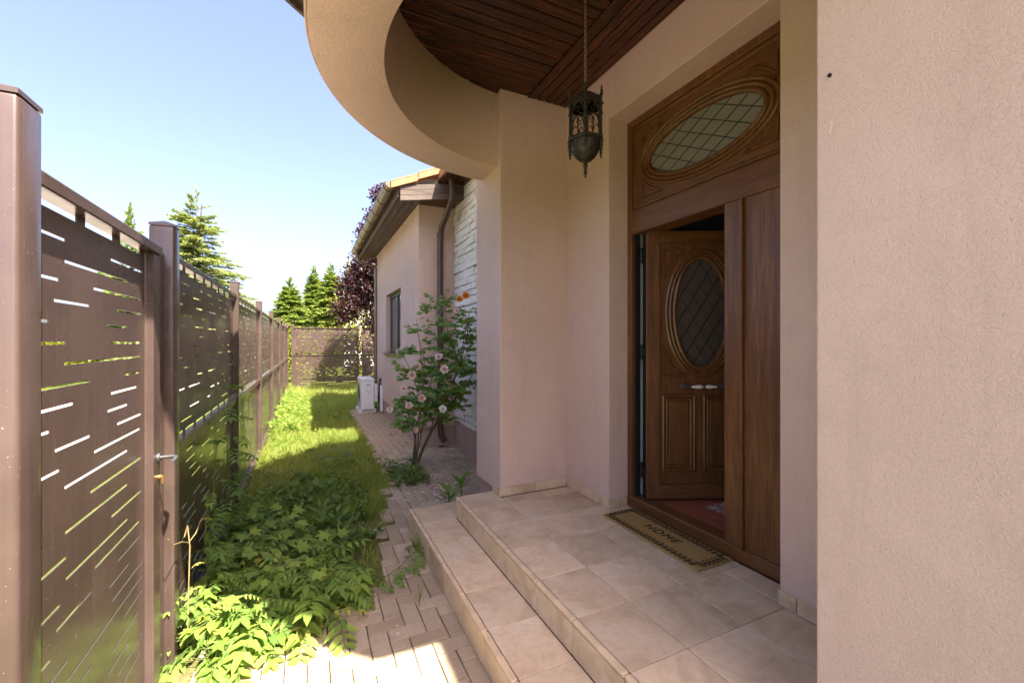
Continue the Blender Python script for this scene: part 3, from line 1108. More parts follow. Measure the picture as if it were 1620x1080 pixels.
for x0 in (0.135, 0.445):
    x1 = x0 + 0.235
    z0, z1 = 0.215, 0.775
    for a in (0.0, 0.026):
        loop = [(x0 + a, -0.016, z0 + a), (x1 - a, -0.016, z0 + a), (x1 - a, -0.016, z1 - a), (x0 + a, -0.016, z1 - a)]
        mbx = MB()
        rr = 0.014 if a == 0 else 0.009
        for p, q in zip(loop, loop[1:] + loop[:1]):
            mbx.tube([p, q], rr, 8)
        dpart('panel_moulding', mbx, MT['wood_gloss'], smooth=True)
    dpart('raised_panel', MB().box(x0 + 0.045, x1 - 0.045, -0.020, -0.0145, z0 + 0.045, z1 - 0.045), MT['wood_z'], bevel=0.004)
# handle: two roses, ceramic grips
hz = 0.845
hd = MB()
for hx in (0.285, 0.575):
    hd.tube([(hx, -0.0145, hz), (hx, -0.024, hz)], 0.022, 14)
    hd.tube([(hx, -0.02, hz), (hx, -0.05, hz)], 0.008, 8)
    hd.tube([(hx - 0.008, -0.05, hz), (hx + 0.008, -0.05, hz)], 0.012, 10)
hd.tube([(0.285, -0.05, hz), (0.575, -0.05, hz)], 0.0055, 8)
hd.tube([(0.424, -0.05, hz), (0.436, -0.05, hz)], 0.012, 10)
handle = dpart('handle', hd, MT['grey_metal'], smooth=True)
for hx, s in ((0.335, 1), (0.525, -1)):
    pts = [(hx + s * t * 0.085, -0.05, hz) for t in (0, 0.12, 0.35, 0.62, 0.85, 1)]
    dpart('grip', MB().tube(pts, [0.007, 0.009, 0.011, 0.0145, 0.0135, 0.008], 12), MT['ceramic'], smooth=True)
for hzz in (0.16, 1.05, 1.78):
    dpart('hinge', MB().tube([(-0.030, -0.012, hzz), (-0.030, -0.012, hzz + 0.11)], 0.011, 10).box(-0.032, 0.0, -0.030, 0.005, hzz + 0.02, hzz + 0.085), MT['black_metal'])
dpart('edge_seal', MB().box(-0.006, -0.0005, -0.030, 0.030, 0.0, LH), MT['rubber'])

# ================================================================== DOORMAT, RUG
mat_t = thing('doormat', 'tan coir doormat printed HOME with black leafy border before the front door', 'doormat', (2.077, 2.12, SZ2))
part('coir_pad', MB().box(1.936, 2.217, 1.700, 2.541, SZ2 + 0.002, SZ2 + 0.017), MT['coir'], mat_t, bevel=0.005, segs=2)
def text_mesh(body, size, shear=0.0):
    cu = bpy.data.curves.new('lettering', 'FONT')
    cu.body = body
    cu.size = size
    cu.shear = shear
    cu.align_x = 'CENTER'
    cu.align_y = 'CENTER'
    cu.extrude = 0.0008
    cu.space_character = 1.18
    to = bpy.data.objects.new('lettering', cu)
    COL.objects.link(to)
    dg = bpy.context.evaluated_depsgraph_get()
    me = bpy.data.meshes.new_from_object(to.evaluated_get(dg))
    bpy.data.objects.remove(to)
    return me
me = text_mesh('HOME', 0.092, 0.2)
me.materials.clear()
lt = obj('lettering', me, MT['mat_print'], mat_t, Vector((2.083, 2.125, SZ2 + 0.0178)) - ROOT[mat_t])
lt.rotation_euler = (0, 0, math.radians(-90))
bd = MB()
def sprig(px, py, ang, s=1.35):
    zz = SZ2 + 0.0176
    for side in (0.9, -0.9):
        ca, sa = math.cos(ang + side), math.sin(ang + side)
        c = (px + ca * 0.013 * s, py + sa * 0.013 * s)
        loop = []
        for k in range(9):
            t = 2 * math.pi * k / 9
            a, b = 0.011 * s * math.cos(t), 0.0058 * s * math.sin(t)
            loop.append((c[0] + ca * a - sa * b, c[1] + sa * a + ca * b, zz))
        bd.tube(loop, 0.0024, 5, closed=True)
for k in range(22):
    yy = 1.745 + k * 0.0356
    sprig(2.187, yy, math.radians(90))
    sprig(1.966, yy, math.radians(90))
for k in range(6):
    xx = 1.985 + k * 0.034
    sprig(xx, 1.728, 0.0)
    sprig(xx, 2.513, 0.0)
for a, b in (((2.187, 1.735), (2.187, 2.51)), ((1.966, 1.735), (1.966, 2.51)), ((1.98, 1.728), (2.175, 1.728)), ((1.98, 2.513), (2.175, 2.513))):
    bd.tube([(a[0] + (b[0] - a[0]) * t, a[1] + (b[1] - a[1]) * t, SZ2 + 0.0174) for t in np.linspace(0, 1, 9)], 0.0016, 5)
part('leaf_border', bd, MT['mat_print'], mat_t)

rug = obj('rug', mesh_from('rug', MB().box(-0.32, 0.32, -0.5, 0.5, 0, 0.008), 0.003, 1), MT['rug'], None, (2.93, 1.72, 0.397))
tag(rug, 'patterned reddish rug on the hall floor inside the open front door', 'rug')

# ================================================================== LANTERN
LX, LY = 1.437, 2.05
lan = thing('porch_lantern', 'black gothic hanging lantern with fluted bowl on a long chain', 'lantern', (LX, LY, 2.54))
def hexpt(r, k, z, off=0.0):
    a = math.radians(60 * k + 55) + off
    return (LX + r * math.cos(a), LY + r * math.sin(a), z)
Z0, Z1 = 2.757, 2.972
R = 0.099
cage = MB()
for k in range(6):
    cage.tube([hexpt(R, k, Z0 - 0.045), hexpt(R, k, Z1 + 0.012)], 0.0075, 8)
post = part('cage', cage, MT['bronze'], lan, smooth=True)
for k in range(6):
    p = hexpt(R + 0.004, k, 0)
    part('finial', MB().lathe([(0.004, Z1 + 0.006), (0.011, Z1 + 0.012), (0.006, Z1 + 0.022), (0.009, Z1 + 0.030), (0.0045, Z1 + 0.038), (0.006, Z1 + 0.045), (0.001, Z1 + 0.062)], p[0], p[1], 8), MT['bronze'], post, smooth=True)
    part('drop_finial', MB().lathe([(0.001, Z0 - 0.095), (0.006, Z0 - 0.080), (0.004, Z0 - 0.072), (0.010, Z0 - 0.062), (0.006, Z0 - 0.050), (0.012, Z0 - 0.040), (0.009, Z0 - 0.028)], p[0], p[1], 8), MT['bronze'], post, smooth=True)
    part('boss', MB().lathe([(0.001, Z1 - 0.052), (0.013, Z1 - 0.045), (0.014, Z1 - 0.040), (0.001, Z1 - 0.033)], p[0], p[1], 8), MT['bronze'], post, smooth=True)
def hexband(r0, r1, z0, z1):
    b = MB()
    ring = [(r0, z0), (r1, z0), (r1, z1), (r0, z1)]
    v = [hexpt(r, k, z) for k in range(6) for r, z in ring]
    f = []
    for k in range(6):
        o, p = 4 * k, 4 * ((k + 1) % 6)
        for q in range(4):
            q2 = (q + 1) % 4
            f.append((o + q, o + q2, p + q2, p + q))
    return b.add(v, f)
part('top_band', hexband(R - 0.012, R + 0.003, Z1 - 0.030, Z1 + 0.004), MT['bronze'], lan, bevel=0.002)
part('base_band', hexband(R - 0.030, R + 0.013, Z0 - 0.022, Z0), MT['bronze'], lan, bevel=0.004)
for k in range(6):
    A, B = Vector(hexpt(R - 0.003, k, 0)), Vector(hexpt(R - 0.003, k + 1, 0))
    def P(t, z):
        p = A.lerp(B, t)
        return (p.x, p.y, z)
    t = MB()
    H = Z1 - 0.03 - Z0
    t.tube([P(0.5, Z0), P(0.5, Z0 + H * 0.5)], 0.0038, 6)
    def lancet(t0, t1, zb, zt, r):
        n = 7
        left = [P(t0 + (t1 - t0) * 0.5 * (1 - math.cos(i / n * math.pi / 2)), zb + (zt - zb) * math.sin(i / n * math.pi / 2)) for i in range(n + 1)]
        right = [P(t1 - (t1 - t0) * 0.5 * (1 - math.cos(i / n * math.pi / 2)), zb + (zt - zb) * math.sin(i / n * math.pi / 2)) for i in range(n + 1)]
        t.tube(left, r, 5)
        t.tube(right, r, 5)
    lancet(0.08, 0.5, Z0 + H * 0.28, Z0 + H * 0.62, 0.003)
    lancet(0.5, 0.92, Z0 + H * 0.28, Z0 + H * 0.62, 0.003)
    lancet(0.08, 0.92, Z0 + H * 0.45, Z0 + H * 1.0, 0.004)
    loop = [P(0.5 + 0.15 * math.cos(a), Z0 + H * 0.76 + 0.013 * math.sin(a)) for a in [2 * math.pi * i / 10 for i in range(10)]]
    t.tube(loop, 0.0026, 5, closed=True)
    for s in (0.2, 0.8):
        loop = [P(s + 0.10 * math.cos(a), Z0 + H * 0.93 + 0.010 * math.sin(a)) for a in [2 * math.pi * i / 8 for i in range(8)]]
        t.tube(loop, 0.0026, 5, closed=True)
    part('tracery', t, MT['bronze'], lan, smooth=True)
    A2, B2 = Vector(hexpt(R - 0.016, k, 0)), Vector(hexpt(R - 0.016, k + 1, 0))
    part('pane', MB().add([(A2.x, A2.y, Z0), (B2.x, B2.y, Z0), (B2.x, B2.y, Z1 - 0.03), (A2.x, A2.y, Z1 - 0.03)], [(0, 1, 2, 3)]), MT['lantern_glass'], lan)
part('bowl', MB().lathe([(0.008, 2.628), (0.030, 2.634), (0.052, 2.652), (0.072, 2.680), (0.083, 2.712), (0.088, Z0 - 0.0225)], LX, LY, 36, 0.02), MT['bronze'], lan, smooth=True)
part('pendant', MB().lathe([(0.001, 2.536), (0.006, 2.545), (0.004, 2.554), (0.012, 2.566), (0.007, 2.578), (0.011, 2.588), (0.008, 2.594), (0.015, 2.606), (0.011, 2.618), (0.009, 2.632)], LX, LY, 12), MT['bronze'], lan, smooth=True)
part('dome', MB().lathe([(0.090, Z1 - 0.004), (0.078, Z1 + 0.016), (0.056, Z1 + 0.034), (0.034, Z1 + 0.046), (0.012, Z1 + 0.052), (0.008, Z1 + 0.064), (0.012, Z1 + 0.070), (0.004, Z1 + 0.078)], LX, LY, 20), MT['bronze'], lan, smooth=True)
part('loop', MB().tube([(LX + 0.017 * math.cos(a), LY, Z1 + 0.094 + 0.017 * math.sin(a)) for a in [2 * math.pi * i / 14 for i in range(14)]], 0.0028, 6, closed=True), MT['bronze'], lan, smooth=True)
chain = part('chain', MB().tube([(LX, LY, ZC - 0.035), (LX, LY, ZC - 0.001)], 0.006, 6), MT['chain'], lan)
link_pts = [(0.0075 * math.cos(a), 0.0, 0.0145 * math.sin(a)) for a in [2 * math.pi * i / 10 for i in range(10)]]
lm = mesh_from('chain_link', MB().tube(link_pts, 0.0024, 5, closed=True), smooth=True)
z = Z1 + 0.120
k = 0
while z < ZC - 0.03:
    o = piece('chain_link', lm, chain, (LX, LY, z), MT['chain'])
    o.rotation_euler = (0, 0, math.radians(90 * (k % 2) + 20))
    z += 0.0232
    k += 1

# ================================================================== FENCE AND GATE
def slot_panel(name, span, zr, slots, plane, axis='y', th=0.003, parent=None, sh=0.0085):
    """sheet with real slots cut out; slots: (a0, a1, z)"""
    a0, a1 = span
    z0, z1 = zr
    rows = {}
    for s in slots:
        key = round(s[2], 3)
        rows.setdefault(key, []).append((max(s[0], a0 + 0.006), min(s[1], a1 - 0.006)))
    b = MB()
    def quad(p0, p1, q0, q1):
        if p1 - p0 < 1e-4 or q1 - q0 < 1e-4:
            return
        if axis == 'y':
            b.box(plane - th / 2, plane + th / 2, p0, p1, q0, q1)
        else:
            b.box(p0, p1, plane - th / 2, plane + th / 2, q0, q1)
    cur = z0
    for zc in sorted(rows):
        hh = sh / 2
        if zc - hh <= cur or zc + hh >= z1:
            continue
        quad(a0, a1, cur, zc - hh)
        segs = sorted(s for s in rows[zc] if s[1] - s[0] > 0.008)
        c = a0
        for s0, s1 in segs:
            if s0 > c:
                quad(c, s0, zc - hh, zc + hh)
            c = max(c, s1)
        quad(c, a1, zc - hh, zc + hh)
        cur = zc + hh
    quad(a0, a1, cur, z1)
    return part(name, b, MT['fence'], parent)

def cap_mesh(b, x0, x1, y0, y1, z, h):
    cx, cy = (x0 + x1) / 2, (y0 + y1) / 2
    b.add([(x0, y0, z), (x1, y0, z), (x1, y1, z), (x0, y1, z), (x0, y0, z + 0.012), (x1, y0, z + 0.012), (x1, y1, z + 0.012), (x0, y1, z + 0.012), (cx, cy, z + 0.012 + h)],
          [(0, 3, 2, 1), (0, 1, 5, 4), (1, 2, 6, 5), (2, 3, 7, 6), (3, 0, 4, 7), (4, 5, 8), (5, 6, 8), (6, 7, 8), (7, 4, 8)])
    return b

gate = thing('garden_gate', 'brown slotted sheet metal gate with lever handle between two square posts', 'gate', (-0.64, 2.0, 0.0))
for nm, (y0, y1) in (('post', (1.372, 1.474)), ('post', (2.640, 2.742))):
    p = part(nm, MB().box(-0.702, -0.600, y0, y1, -0.05, 2.168), MT['fence'], gate, bevel=0.010, segs=3, smooth=True)
    part('post_cap', cap_mesh(MB(), -0.702, -0.600, y0, y1, 2.1682, 0.024), MT['fence'], p)
SL = [(2.019, 2.346, 1.897), (1.5, 1.699, 1.893), (1.694, 2.178, 1.834), (1.881, 2.313, 1.775), (1.5, 1.664, 1.775), (2.078, 2.341, 1.715), (1.635, 1.853, 1.715), (1.99, 2.174, 1.655), (1.5, 1.609, 1.655), (2.019, 2.346, 1.595), (1.5, 1.702, 1.595), (1.691, 2.336, 1.535), (1.5, 1.855, 1.472), (2.126, 2.336, 1.472), (1.5, 1.746, 1.412), (2.021, 2.281, 1.412), (1.5, 1.613, 1.352), (1.993, 2.176, 1.352), (2.077, 2.336, 1.292), (1.641, 1.857, 1.292), (1.5, 1.666, 1.232), (1.886, 2.315, 1.232), (1.694, 2.177, 1.172), (1.858, 2.333, 1.107), (1.697, 2.18, 1.039), (1.5, 1.705, 0.966), (2.025, 2.333, 0.966), (1.701, 2.181, 0.902), (1.5, 1.671, 0.845), (1.893, 2.308, 0.845), (1.648, 1.863, 0.782), (2.084, 2.337, 0.782), (1.5, 1.619, 0.722), (2.007, 2.189, 0.722), (1.5, 1.713, 0.660), (2.032, 2.341, 0.660), (1.707, 2.337, 0.600), (1.70, 1.866, 0.538), (2.139, 2.341, 0.538), (2.028, 2.292, 0.473), (1.6, 1.75, 0.473), (2.001, 2.186, 0.414), (2.084, 2.341, 0.352), (1.6, 1.9, 0.352), (2.131, 2.317, 0.290), (1.7, 2.1, 0.23), (1.9, 2.3, 0.17)]
SL = [(a, b, 1.895 if abs(z - 1.895) < 0.004 else z) for a, b, z in SL]
slot_panel('panel', (1.50, 2.372), (0.06, 1.965), SL, -0.645, parent=gate)
tabs = MB()
for a, b in ((1.763, 1.822), (2.036, 2.102), (2.313, 2.372), (1.50, 1.56)):
    tabs.box(-0.6465, -0.6435, a, b, 1.9655, 2.001)
part('tab', tabs, MT['fence'], gate)
part('top_rail', MB().box(-0.665, -0.605, 1.480, 2.475, 1.992, 2.032), MT['fence'], gate, bevel=0.004)
part('stile', MB().box(-0.660, -0.615, 2.382, 2.472, 0.05, 1.9915), MT['fence'], gate, bevel=0.004)
part('latch_post', MB().box(-0.690, -0.640, 2.480, 2.6395, 0.02, 2.030), MT['fence'], gate, bevel=0.004)
part('stile', MB().box(-0.660, -0.648, 1.476, 1.499, 0.05, 1.9915), MT['fence'], gate)
part('bottom_rail', MB().box(-0.662, -0.625, 1.480, 2.3815, 0.02, 0.0595), MT['fence'], gate, bevel=0.003)
part('handle', MB().tube([(-0.615, 2.445, 1.075), (-0.607, 2.445, 1.075)], 0.020, 12).tube([(-0.608, 2.445, 1.075), (-0.560, 2.445, 1.075), (-0.548, 2.438, 1.073), (-0.545, 2.41, 1.070), (-0.547, 2.365, 1.066)], [0.008, 0.008, 0.0085, 0.0085, 0.007], 10), MT['grey_metal'], gate, smooth=True)
lock = part('lock_cylinder', MB().tube([(-0.615, 2.452, 0.985), (-0.604, 2.452, 0.985)], 0.011, 12), MT['brass'], gate, smooth=True)
part('key', MB().box(-0.6035, -0.596, 2.446, 2.458, 0.955, 0.990), MT['brass'], lock)

fence = thing('side_fence', 'long brown slotted metal fence with capped posts along the lawn', 'fence', (-0.64, 4.0, 0.0))
posts = [4.83, 7.07, 9.31, 11.55, 13.79, 16.03]
FR = random.Random(5)
def random_slots(a0, a1, z0, z1, pitch=0.06, dens=0.85, lo=0.06, hi=0.30):
    out = []
    z = z0 + 0.05
    while z < z1 - 0.04:
        a = a0 + FR.uniform(0.02, 0.35)
        while a < a1 - 0.1:
            L = FR.uniform(lo, hi)
            if FR.random() < dens:
                out.append((a, min(a + L, a1 - 0.02), round(z, 3)))
            a += L + FR.uniform(0.08, 0.30)
        z += pitch
    return out
prev = 2.742
for yp in posts:
    a0, a1 = prev + 0.004, yp - 0.034
    slot_panel('upper_panel', (a0, a1), (1.10, 1.985), random_slots(a0, a1, 1.10, 1.985), -0.645, parent=fence)
    tb = MB()
    a = a0
    while a < a1 - 0.05:
        tb.box(-0.6465, -0.6435, a, min(a + 0.05, a1), 1.9855, 2.012)
        a += 0.26
    part('tab', tb, MT['fence'], fence)
    part('top_rail', MB().box(-0.668, -0.612, a0, a1, 2.0125, 2.042), MT['fence'], fence, bevel=0.003)
    slot_panel('lower_panel', (a0, a1), (0.07, 1.015), random_slots(a0, a1, 0.07, 1.015, dens=0.7), -0.645, parent=fence)
    tb = MB()
    a = a0
    while a < a1 - 0.05:
        tb.box(-0.6465, -0.6435, a, min(a + 0.05, a1), 1.0725, 1.0995)
        a += 0.26
    part('tab', tb, MT['fence'], fence)
    part('middle_rail', MB().box(-0.668, -0.612, a0, a1, 1.0155, 1.072), MT['fence'], fence, bevel=0.003)
    part('base_rail', MB().box(-0.668, -0.605, a0, a1, 0.01, 0.0695), MT['fence'], fence, bevel=0.003)
    p = part('post', MB().box(-0.672, -0.600, yp - 0.030, yp + 0.030, -0.05, 2.155), MT['fence'], fence, bevel=0.005)
    part('post_cap', cap_mesh(MB(), -0.675, -0.597, yp - 0.033, yp + 0.033, 2.1552, 0.006), MT['fence'], p)
    prev = yp + 0.030

back = thing('back_fence', 'brown slotted metal fence closing the far end of the lawn', 'fence', (1.0, 16.3, 0.0))
for (a0, a1) in ((-0.46, 1.575), (1.80, 3.9)):
    slot_panel('upper_panel', (a0, a1), (1.21, 2.05), random_slots(a0, a1, 1.21, 2.05, 0.062, 0.95, 0.15, 0.6), 16.30, 'x', parent=back, sh=0.016)
    slot_panel('lower_panel', (a0, a1), (0.07, 1.12), random_slots(a0, a1, 0.07, 1.12, 0.062, 0.95, 0.2, 0.8), 16.30, 'x', parent=back, sh=0.02)
    tb = MB()
    a = a0
    while a < a1 - 0.05:
        tb.box(a, min(a + 0.06, a1), 16.2985, 16.3015, 1.121, 1.2095)
        a += 0.26
    part('tab', tb, MT['fence'], back)
    part('top_rail', MB().box(a0, a1, 16.27, 16.33, 2.051, 2.085), MT['fence'], back)
    part('middle_rail', MB().box(a0, a1, 16.28, 16.297, 1.115, 1.15), MT['fence'], back)
    for px in (a0 - 0.031, a1 + 0.031):
        p = part('post', MB().box(px - 0.03, px + 0.03, 16.27, 16.33, -0.05, 2.19), MT['fence'], back)
        part('post_cap', cap_mesh(MB(), px - 0.033, px + 0.033, 16.267, 16.333, 2.1902, 0.006), MT['fence'], p)

# ================================================================== REAR WING OF THE HOUSE
wing = thing('house_wing', 'single storey pink stucco wing with gutter and tiled eave beyond the rose', 'house', (1.5, 8.6, 0))
YN, YE = 6.45, 10.75
WY0, WY1, WZ0, WZ1 = 7.845, 9.45, 1.36, 2.575
w = MB()
w.box(1.5, 1.75, YN, WY0, 0.297, 3.72)
w.box(1.5, 1.75, WY1, YE, 0.297, 3.72)
w.box(1.5, 1.75, WY0, WY1, 0.297, WZ0)
w.box(1.5, 1.75, WY0, WY1, WZ1, 3.72)
w.box(1.7505, 5.0, YN, YN + 0.25, 0.297, 3.72)
w.box(1.7505, 5.0, YE - 0.25, YE, 0.297, 3.72)
part('wall', w, MT['stucco'], wing)
part('plinth', MB().box(1.522, 5.0, YN + 0.02, YE - 0.02, -0.05, 0.2965), MT['plinth'], wing)
win = part('window', MB().box(1.585, 1.64, WY0, WY0 + 0.07, WZ0 + 0.01, WZ1).box(1.585, 1.64, WY1 - 0.07, WY1, WZ0 + 0.01, WZ1)
           .box(1.585, 1.64, WY0 + 0.07, WY1 - 0.07, WZ1 - 0.07, WZ1).box(1.585, 1.64, WY0 + 0.07, WY1 - 0.07, WZ0 + 0.01, WZ0 + 0.08)
           .box(1.580, 1.64, 8.60, 8.69, WZ0 + 0.0805, WZ1 - 0.0705), MT['wing_frame'], wing, bevel=0.004)
part('pane', MB().box(1.606, 1.612, WY0 + 0.07, 8.5995, WZ0 + 0.08, WZ1 - 0.07), MT['window_glass'], win)
part('pane', MB().box(1.606, 1.612, 8.6905, WY1 - 0.07, WZ0 + 0.08, WZ1 - 0.07), MT['window_glass'], win)
part('sill', MB().box(1.45, 1.62, WY0 - 0.03, WY1 + 0.03, WZ0 - 0.035, WZ0 + 0.009), MT['downpipe'], win, bevel=0.005)
# roof: slope rising from the gutter
YR0, YR1 = 5.93, 11.1
def roof_z(x):
    return 3.745 + (x - 1.02) * 0.42
rb = MB()
v = [(1.04, YR0 + 0.03, roof_z(1.04) - 0.09), (1.04, YR1, roof_z(1.04) - 0.09), (5.0, YR1, roof_z(5) - 0.09), (5.0, YR0 + 0.03, roof_z(5) - 0.09)]
v += [(a, b, c + 0.05) for a, b, c in v]
rb.add(v, [(0, 3, 2, 1), (4, 5, 6, 7), (0, 1, 5, 4), (1, 2, 6, 5), (2, 3, 7, 6), (3, 0, 4, 7)])
wroof = part('roof', rb, MT['terracotta'], wing)
ub = MB()
v = [(1.035, YR0 + 0.035, roof_z(1.035) - 0.105), (1.035, YR1 + 0.005, roof_z(1.035) - 0.105), (2.2, YR1 + 0.005, roof_z(2.2) - 0.105), (2.2, YR0 + 0.035, roof_z(2.2) - 0.105)]
v += [(a, b, c + 0.012) for a, b, c in v]
ub.add(v, [(0, 3, 2, 1), (4, 5, 6, 7), (0, 1, 5, 4), (1, 2, 6, 5), (2, 3, 7, 6), (3, 0, 4, 7)])
part('underboard', ub, MT['ceil_y'], wroof)
# verge tiles up the near edge and tiles along the eave
def tilted(dx, dy, dz):
    b = MB().box(0, dx, 0, dy, 0, dz)
    return b.xf(lambda x, y, z: (x, y, z + x * 0.42))
vt = mesh_from('roof_tile', MB().add(tilted(0.362, 0.20, 0.022).v, tilted(0.362, 0.20, 0.022).f).add(tilted(0.362, 0.022, -0.085).v, tilted(0.362, 0.022, -0.085).f), 0.003, 1)
for k in range(9):
    piece('roof_tile', vt, wroof, (1.00 + k * 0.37, YR0 - 0.035, roof_z(1.00 + k * 0.37) + (0.024 if k % 2 else 0.004)), MT['terracotta'])
et = mesh_from('roof_tile', MB().add([(0.36 * i, 0.025 * math.sin(math.pi * j / 6) * 0 + 0.23 * j / 6, 0.36 * 0.42 * i + 0.05 * math.sin(math.pi * j / 6)) for i in (0, 1) for j in range(7)]
     + [(0.36 * i, 0.23 * j / 6, 0.36 * 0.42 * i + 0.05 * math.sin(math.pi * j / 6) - 0.016) for i in (0, 1) for j in range(7)],
     [(j, j + 1, 8 + j, 7 + j) for j in range(6)] + [(14 + j, 21 + j, 22 + j, 15 + j) for j in range(6)] + [(j, 14 + j, 15 + j, j + 1) for j in range(6)]), smooth=True)
for k in range(20):
    piece('roof_tile', et, wroof, (1.0, YR0 + 0.18 + k * 0.245, roof_z(1.0) + 0.004), MT['terracotta'])
# eave boards
part('fascia_board', MB().box(1.100, 1.124, YR0 + 0.045, YR1, 3.575, 3.71), MT['eave_y'], wing, bevel=0.003)
for k in range(3):
    part('soffit_board', MB().box(1.126 + k * 0.124, 1.245 + k * 0.124, YR0 + 0.07, YR1 - 0.01, 3.60 + k * 0.03, 3.618 + k * 0.03), MT['eave_y'], wing, bevel=0.004)
for k in range(3):
    zz = 3.515 + k * 0.072
    part('barge_board', MB().add([(1.128, YR0 + 0.0, zz), (2.04, YR0, zz + 0.155), (2.04, YR0, zz + 0.223), (1.128, YR0, zz + 0.068),
                                  (1.128, YR0 + 0.024, zz), (2.04, YR0 + 0.024, zz + 0.155), (2.04, YR0 + 0.024, zz + 0.223), (1.128, YR0 + 0.024, zz + 0.068)],
                                 [(0, 1, 2, 3), (7, 6, 5, 4), (0, 4, 5, 1), (1, 5, 6, 2), (2, 6, 7, 3), (3, 7, 4, 0)]), MT['eave_x'], wing, bevel=0.003)
part('verge_soffit', MB().box(1.505, 2.04, YR0 + 0.026, YN - 0.001, 3.66, 3.68), MT['ceil_x'], wing)
# gutter: half-round trough with bands and brackets
gut = MB()
ring = []
for k in range(11):
    a = math.pi + math.pi * k / 10
    ring.append((math.cos(a), math.sin(a)))
gv, gf = [], []
GX, GZ, GR = 1.005, 3.735, 0.080
for yy in (YR0 - 0.01, YR1 - 0.25):
    for r in (GR, GR - 0.004):
        gv += [(GX + r * c, yy, GZ + r * s) for c, s in ring]
for j in range(10):
    gf += [(j, j + 1, 22 + j + 1, 22 + j), (11 + j, 33 + j, 33 + j + 1, 11 + j + 1), (j, 11 + j, 12 + j, j + 1), (22 + j, 23 + j, 34 + j, 33 + j)]
gf += [(0, 22, 33, 11), (10, 21, 43, 32)]
gf += [tuple(range(0, 11))]
gutter = part('gutter', MB().add(gv, gf), MT['gutter'], wing, smooth=True)
for k in range(9):
    yy = YR0 + 0.12 + k * 0.60
    bm_ = MB()
    bm_.tube([(GX + (GR + 0.003) * math.cos(math.pi + math.pi * j / 12), yy, GZ + (GR + 0.003) * math.sin(math.pi + math.pi * j / 12)) for j in range(13)], 0.006, 6)
    part('gutter_bracket', bm_, MT['downpipe'], gutter, smooth=True)
part('bead', MB().tube([(GX - GR, YR0 - 0.01, GZ + 0.004), (GX - GR, YR1 - 0.25, GZ + 0.004)], 0.008, 6), MT['gutter'], gutter, smooth=True)
part('far_spout', MB().tube([(1.02, 10.62, 3.68), (1.02, 10.62, 3.58), (1.06, 10.63, 3.50), (1.20, 10.66, 3.43), (1.38, 10.70, 3.41), (1.47, 10.79, 3.38), (1.47, 10.80, 3.2), (1.47, 10.80, 0.3)], 0.042, 10), MT['gutter'], wing, smooth=True)
part('downpipe', MB().tube([(1.68, 5.80, 3.985), (1.76, 5.81, 3.955), (1.815, 5.82, 3.87), (1.83, 5.83, 3.72), (1.83, 5.87, 3.60), (1.825, 6.06, 3.46), (1.815, 6.29, 3.33), (1.812, 6.37, 3.22), (1.812, 6.38, 3.08), (1.812, 6.38, 2.6), (1.812, 6.38, 0.32), (1.82, 6.36, 0.18), (1.86, 6.30, 0.10)], 0.044, 14), MT['downpipe'], wing, smooth=True)
for zz in (3.2, 2.0, 0.8):
    part('pipe_clip', MB().lathe([(0.047, zz), (0.050, zz + 0.004), (0.050, zz + 0.026), (0.047, zz + 0.03)], 1.812, 6.38, 14), MT['downpipe'], wing, smooth=True)

# ================================================================== AIR CONDITIONER
ac = thing('air_conditioner', 'white outdoor air conditioner unit standing by the pink wing wall', 'air conditioner', (1.21, 10.4, 0.0))
AX0, AX1, AY0, AY1, AZ0, AZ1 = 1.055, 1.335, 10.02, 10.80, 0.085, 0.765
part('casing', MB().box(AX0, AX1, AY0, AY1, AZ0, AZ1), MT['white_plastic'], ac, bevel=0.018, segs=3)
part('lid', MB().box(AX0 - 0.006, AX1 + 0.006, AY0 - 0.006, AY1 + 0.006, AZ1 - 0.045, AZ1 + 0.004), MT['white_plastic'], ac, bevel=0.012, segs=2)
part('end_panel', MB().box(AX0 + 0.06, AX1 - 0.02, AY0 - 0.006, AY0 - 0.0005, AZ0 + 0.06, AZ1 - 0.10), MT['white_plastic'], ac, bevel=0.004)
part('wordmark', MB().box(AX0 + 0.10, AX0 + 0.19, AY0 - 0.0085, AY0 - 0.0065, AZ1 - 0.150, AZ1 - 0.132), MT['grey_plastic'], ac)
for k in range(3):
    part('wordmark', MB().box(AX0 + 0.09 + 0.03 * k, AX0 + 0.108 + 0.03 * k, AY0 - 0.0085, AY0 - 0.0065, AZ1 - 0.26 - 0.02 * k, AZ1 - 0.245 - 0.02 * k), MT['grey_plastic'], ac)
part('valve_cover', MB().box(AX1 + 0.0005, AX1 + 0.075, AY0 + 0.02, AY0 + 0.22, AZ0 + 0.16, AZ1 - 0.12), MT['white_plastic'], ac, bevel=0.015)
gr = MB()
for k in range(12):
    rr = 0.03 + k * 0.018
    gr.tube([(AX0 - 0.008, 10.46 + rr * math.cos(a), 0.43 + rr * math.sin(a)) for a in [2 * math.pi * i / 24 for i in range(24)]], 0.0025, 4, closed=True)
part('fan_grille', gr, MT['grey_plastic'], ac)
for yy in (10.12, 10.66):
    part('foot', MB().box(AX0 - 0.05, AX1 + 0.05, yy - 0.03, yy + 0.03, 0.0, 0.0845), MT['white_plastic'], ac, bevel=0.006)
part('pipe', MB().tube([(1.41, 10.12, 0.30), (1.44, 10.10, 0.34), (1.455, 10.10, 0.42), (1.46, 10.10, 0.70), (1.49, 10.10, 0.74)], 0.016, 8).tube([(1.41, 10.17, 0.24), (1.45, 10.16, 0.22), (1.462, 10.16, 0.4), (1.468, 10.16, 0.72), (1.495, 10.16, 0.76)], 0.012, 8), MT['black_metal'], ac, smooth=True)
part('pipe_duct', MB().box(1.44, 1.498, 9.86, 9.93, 0.05, 0.62), MT['white_plastic'], ac, bevel=0.006)

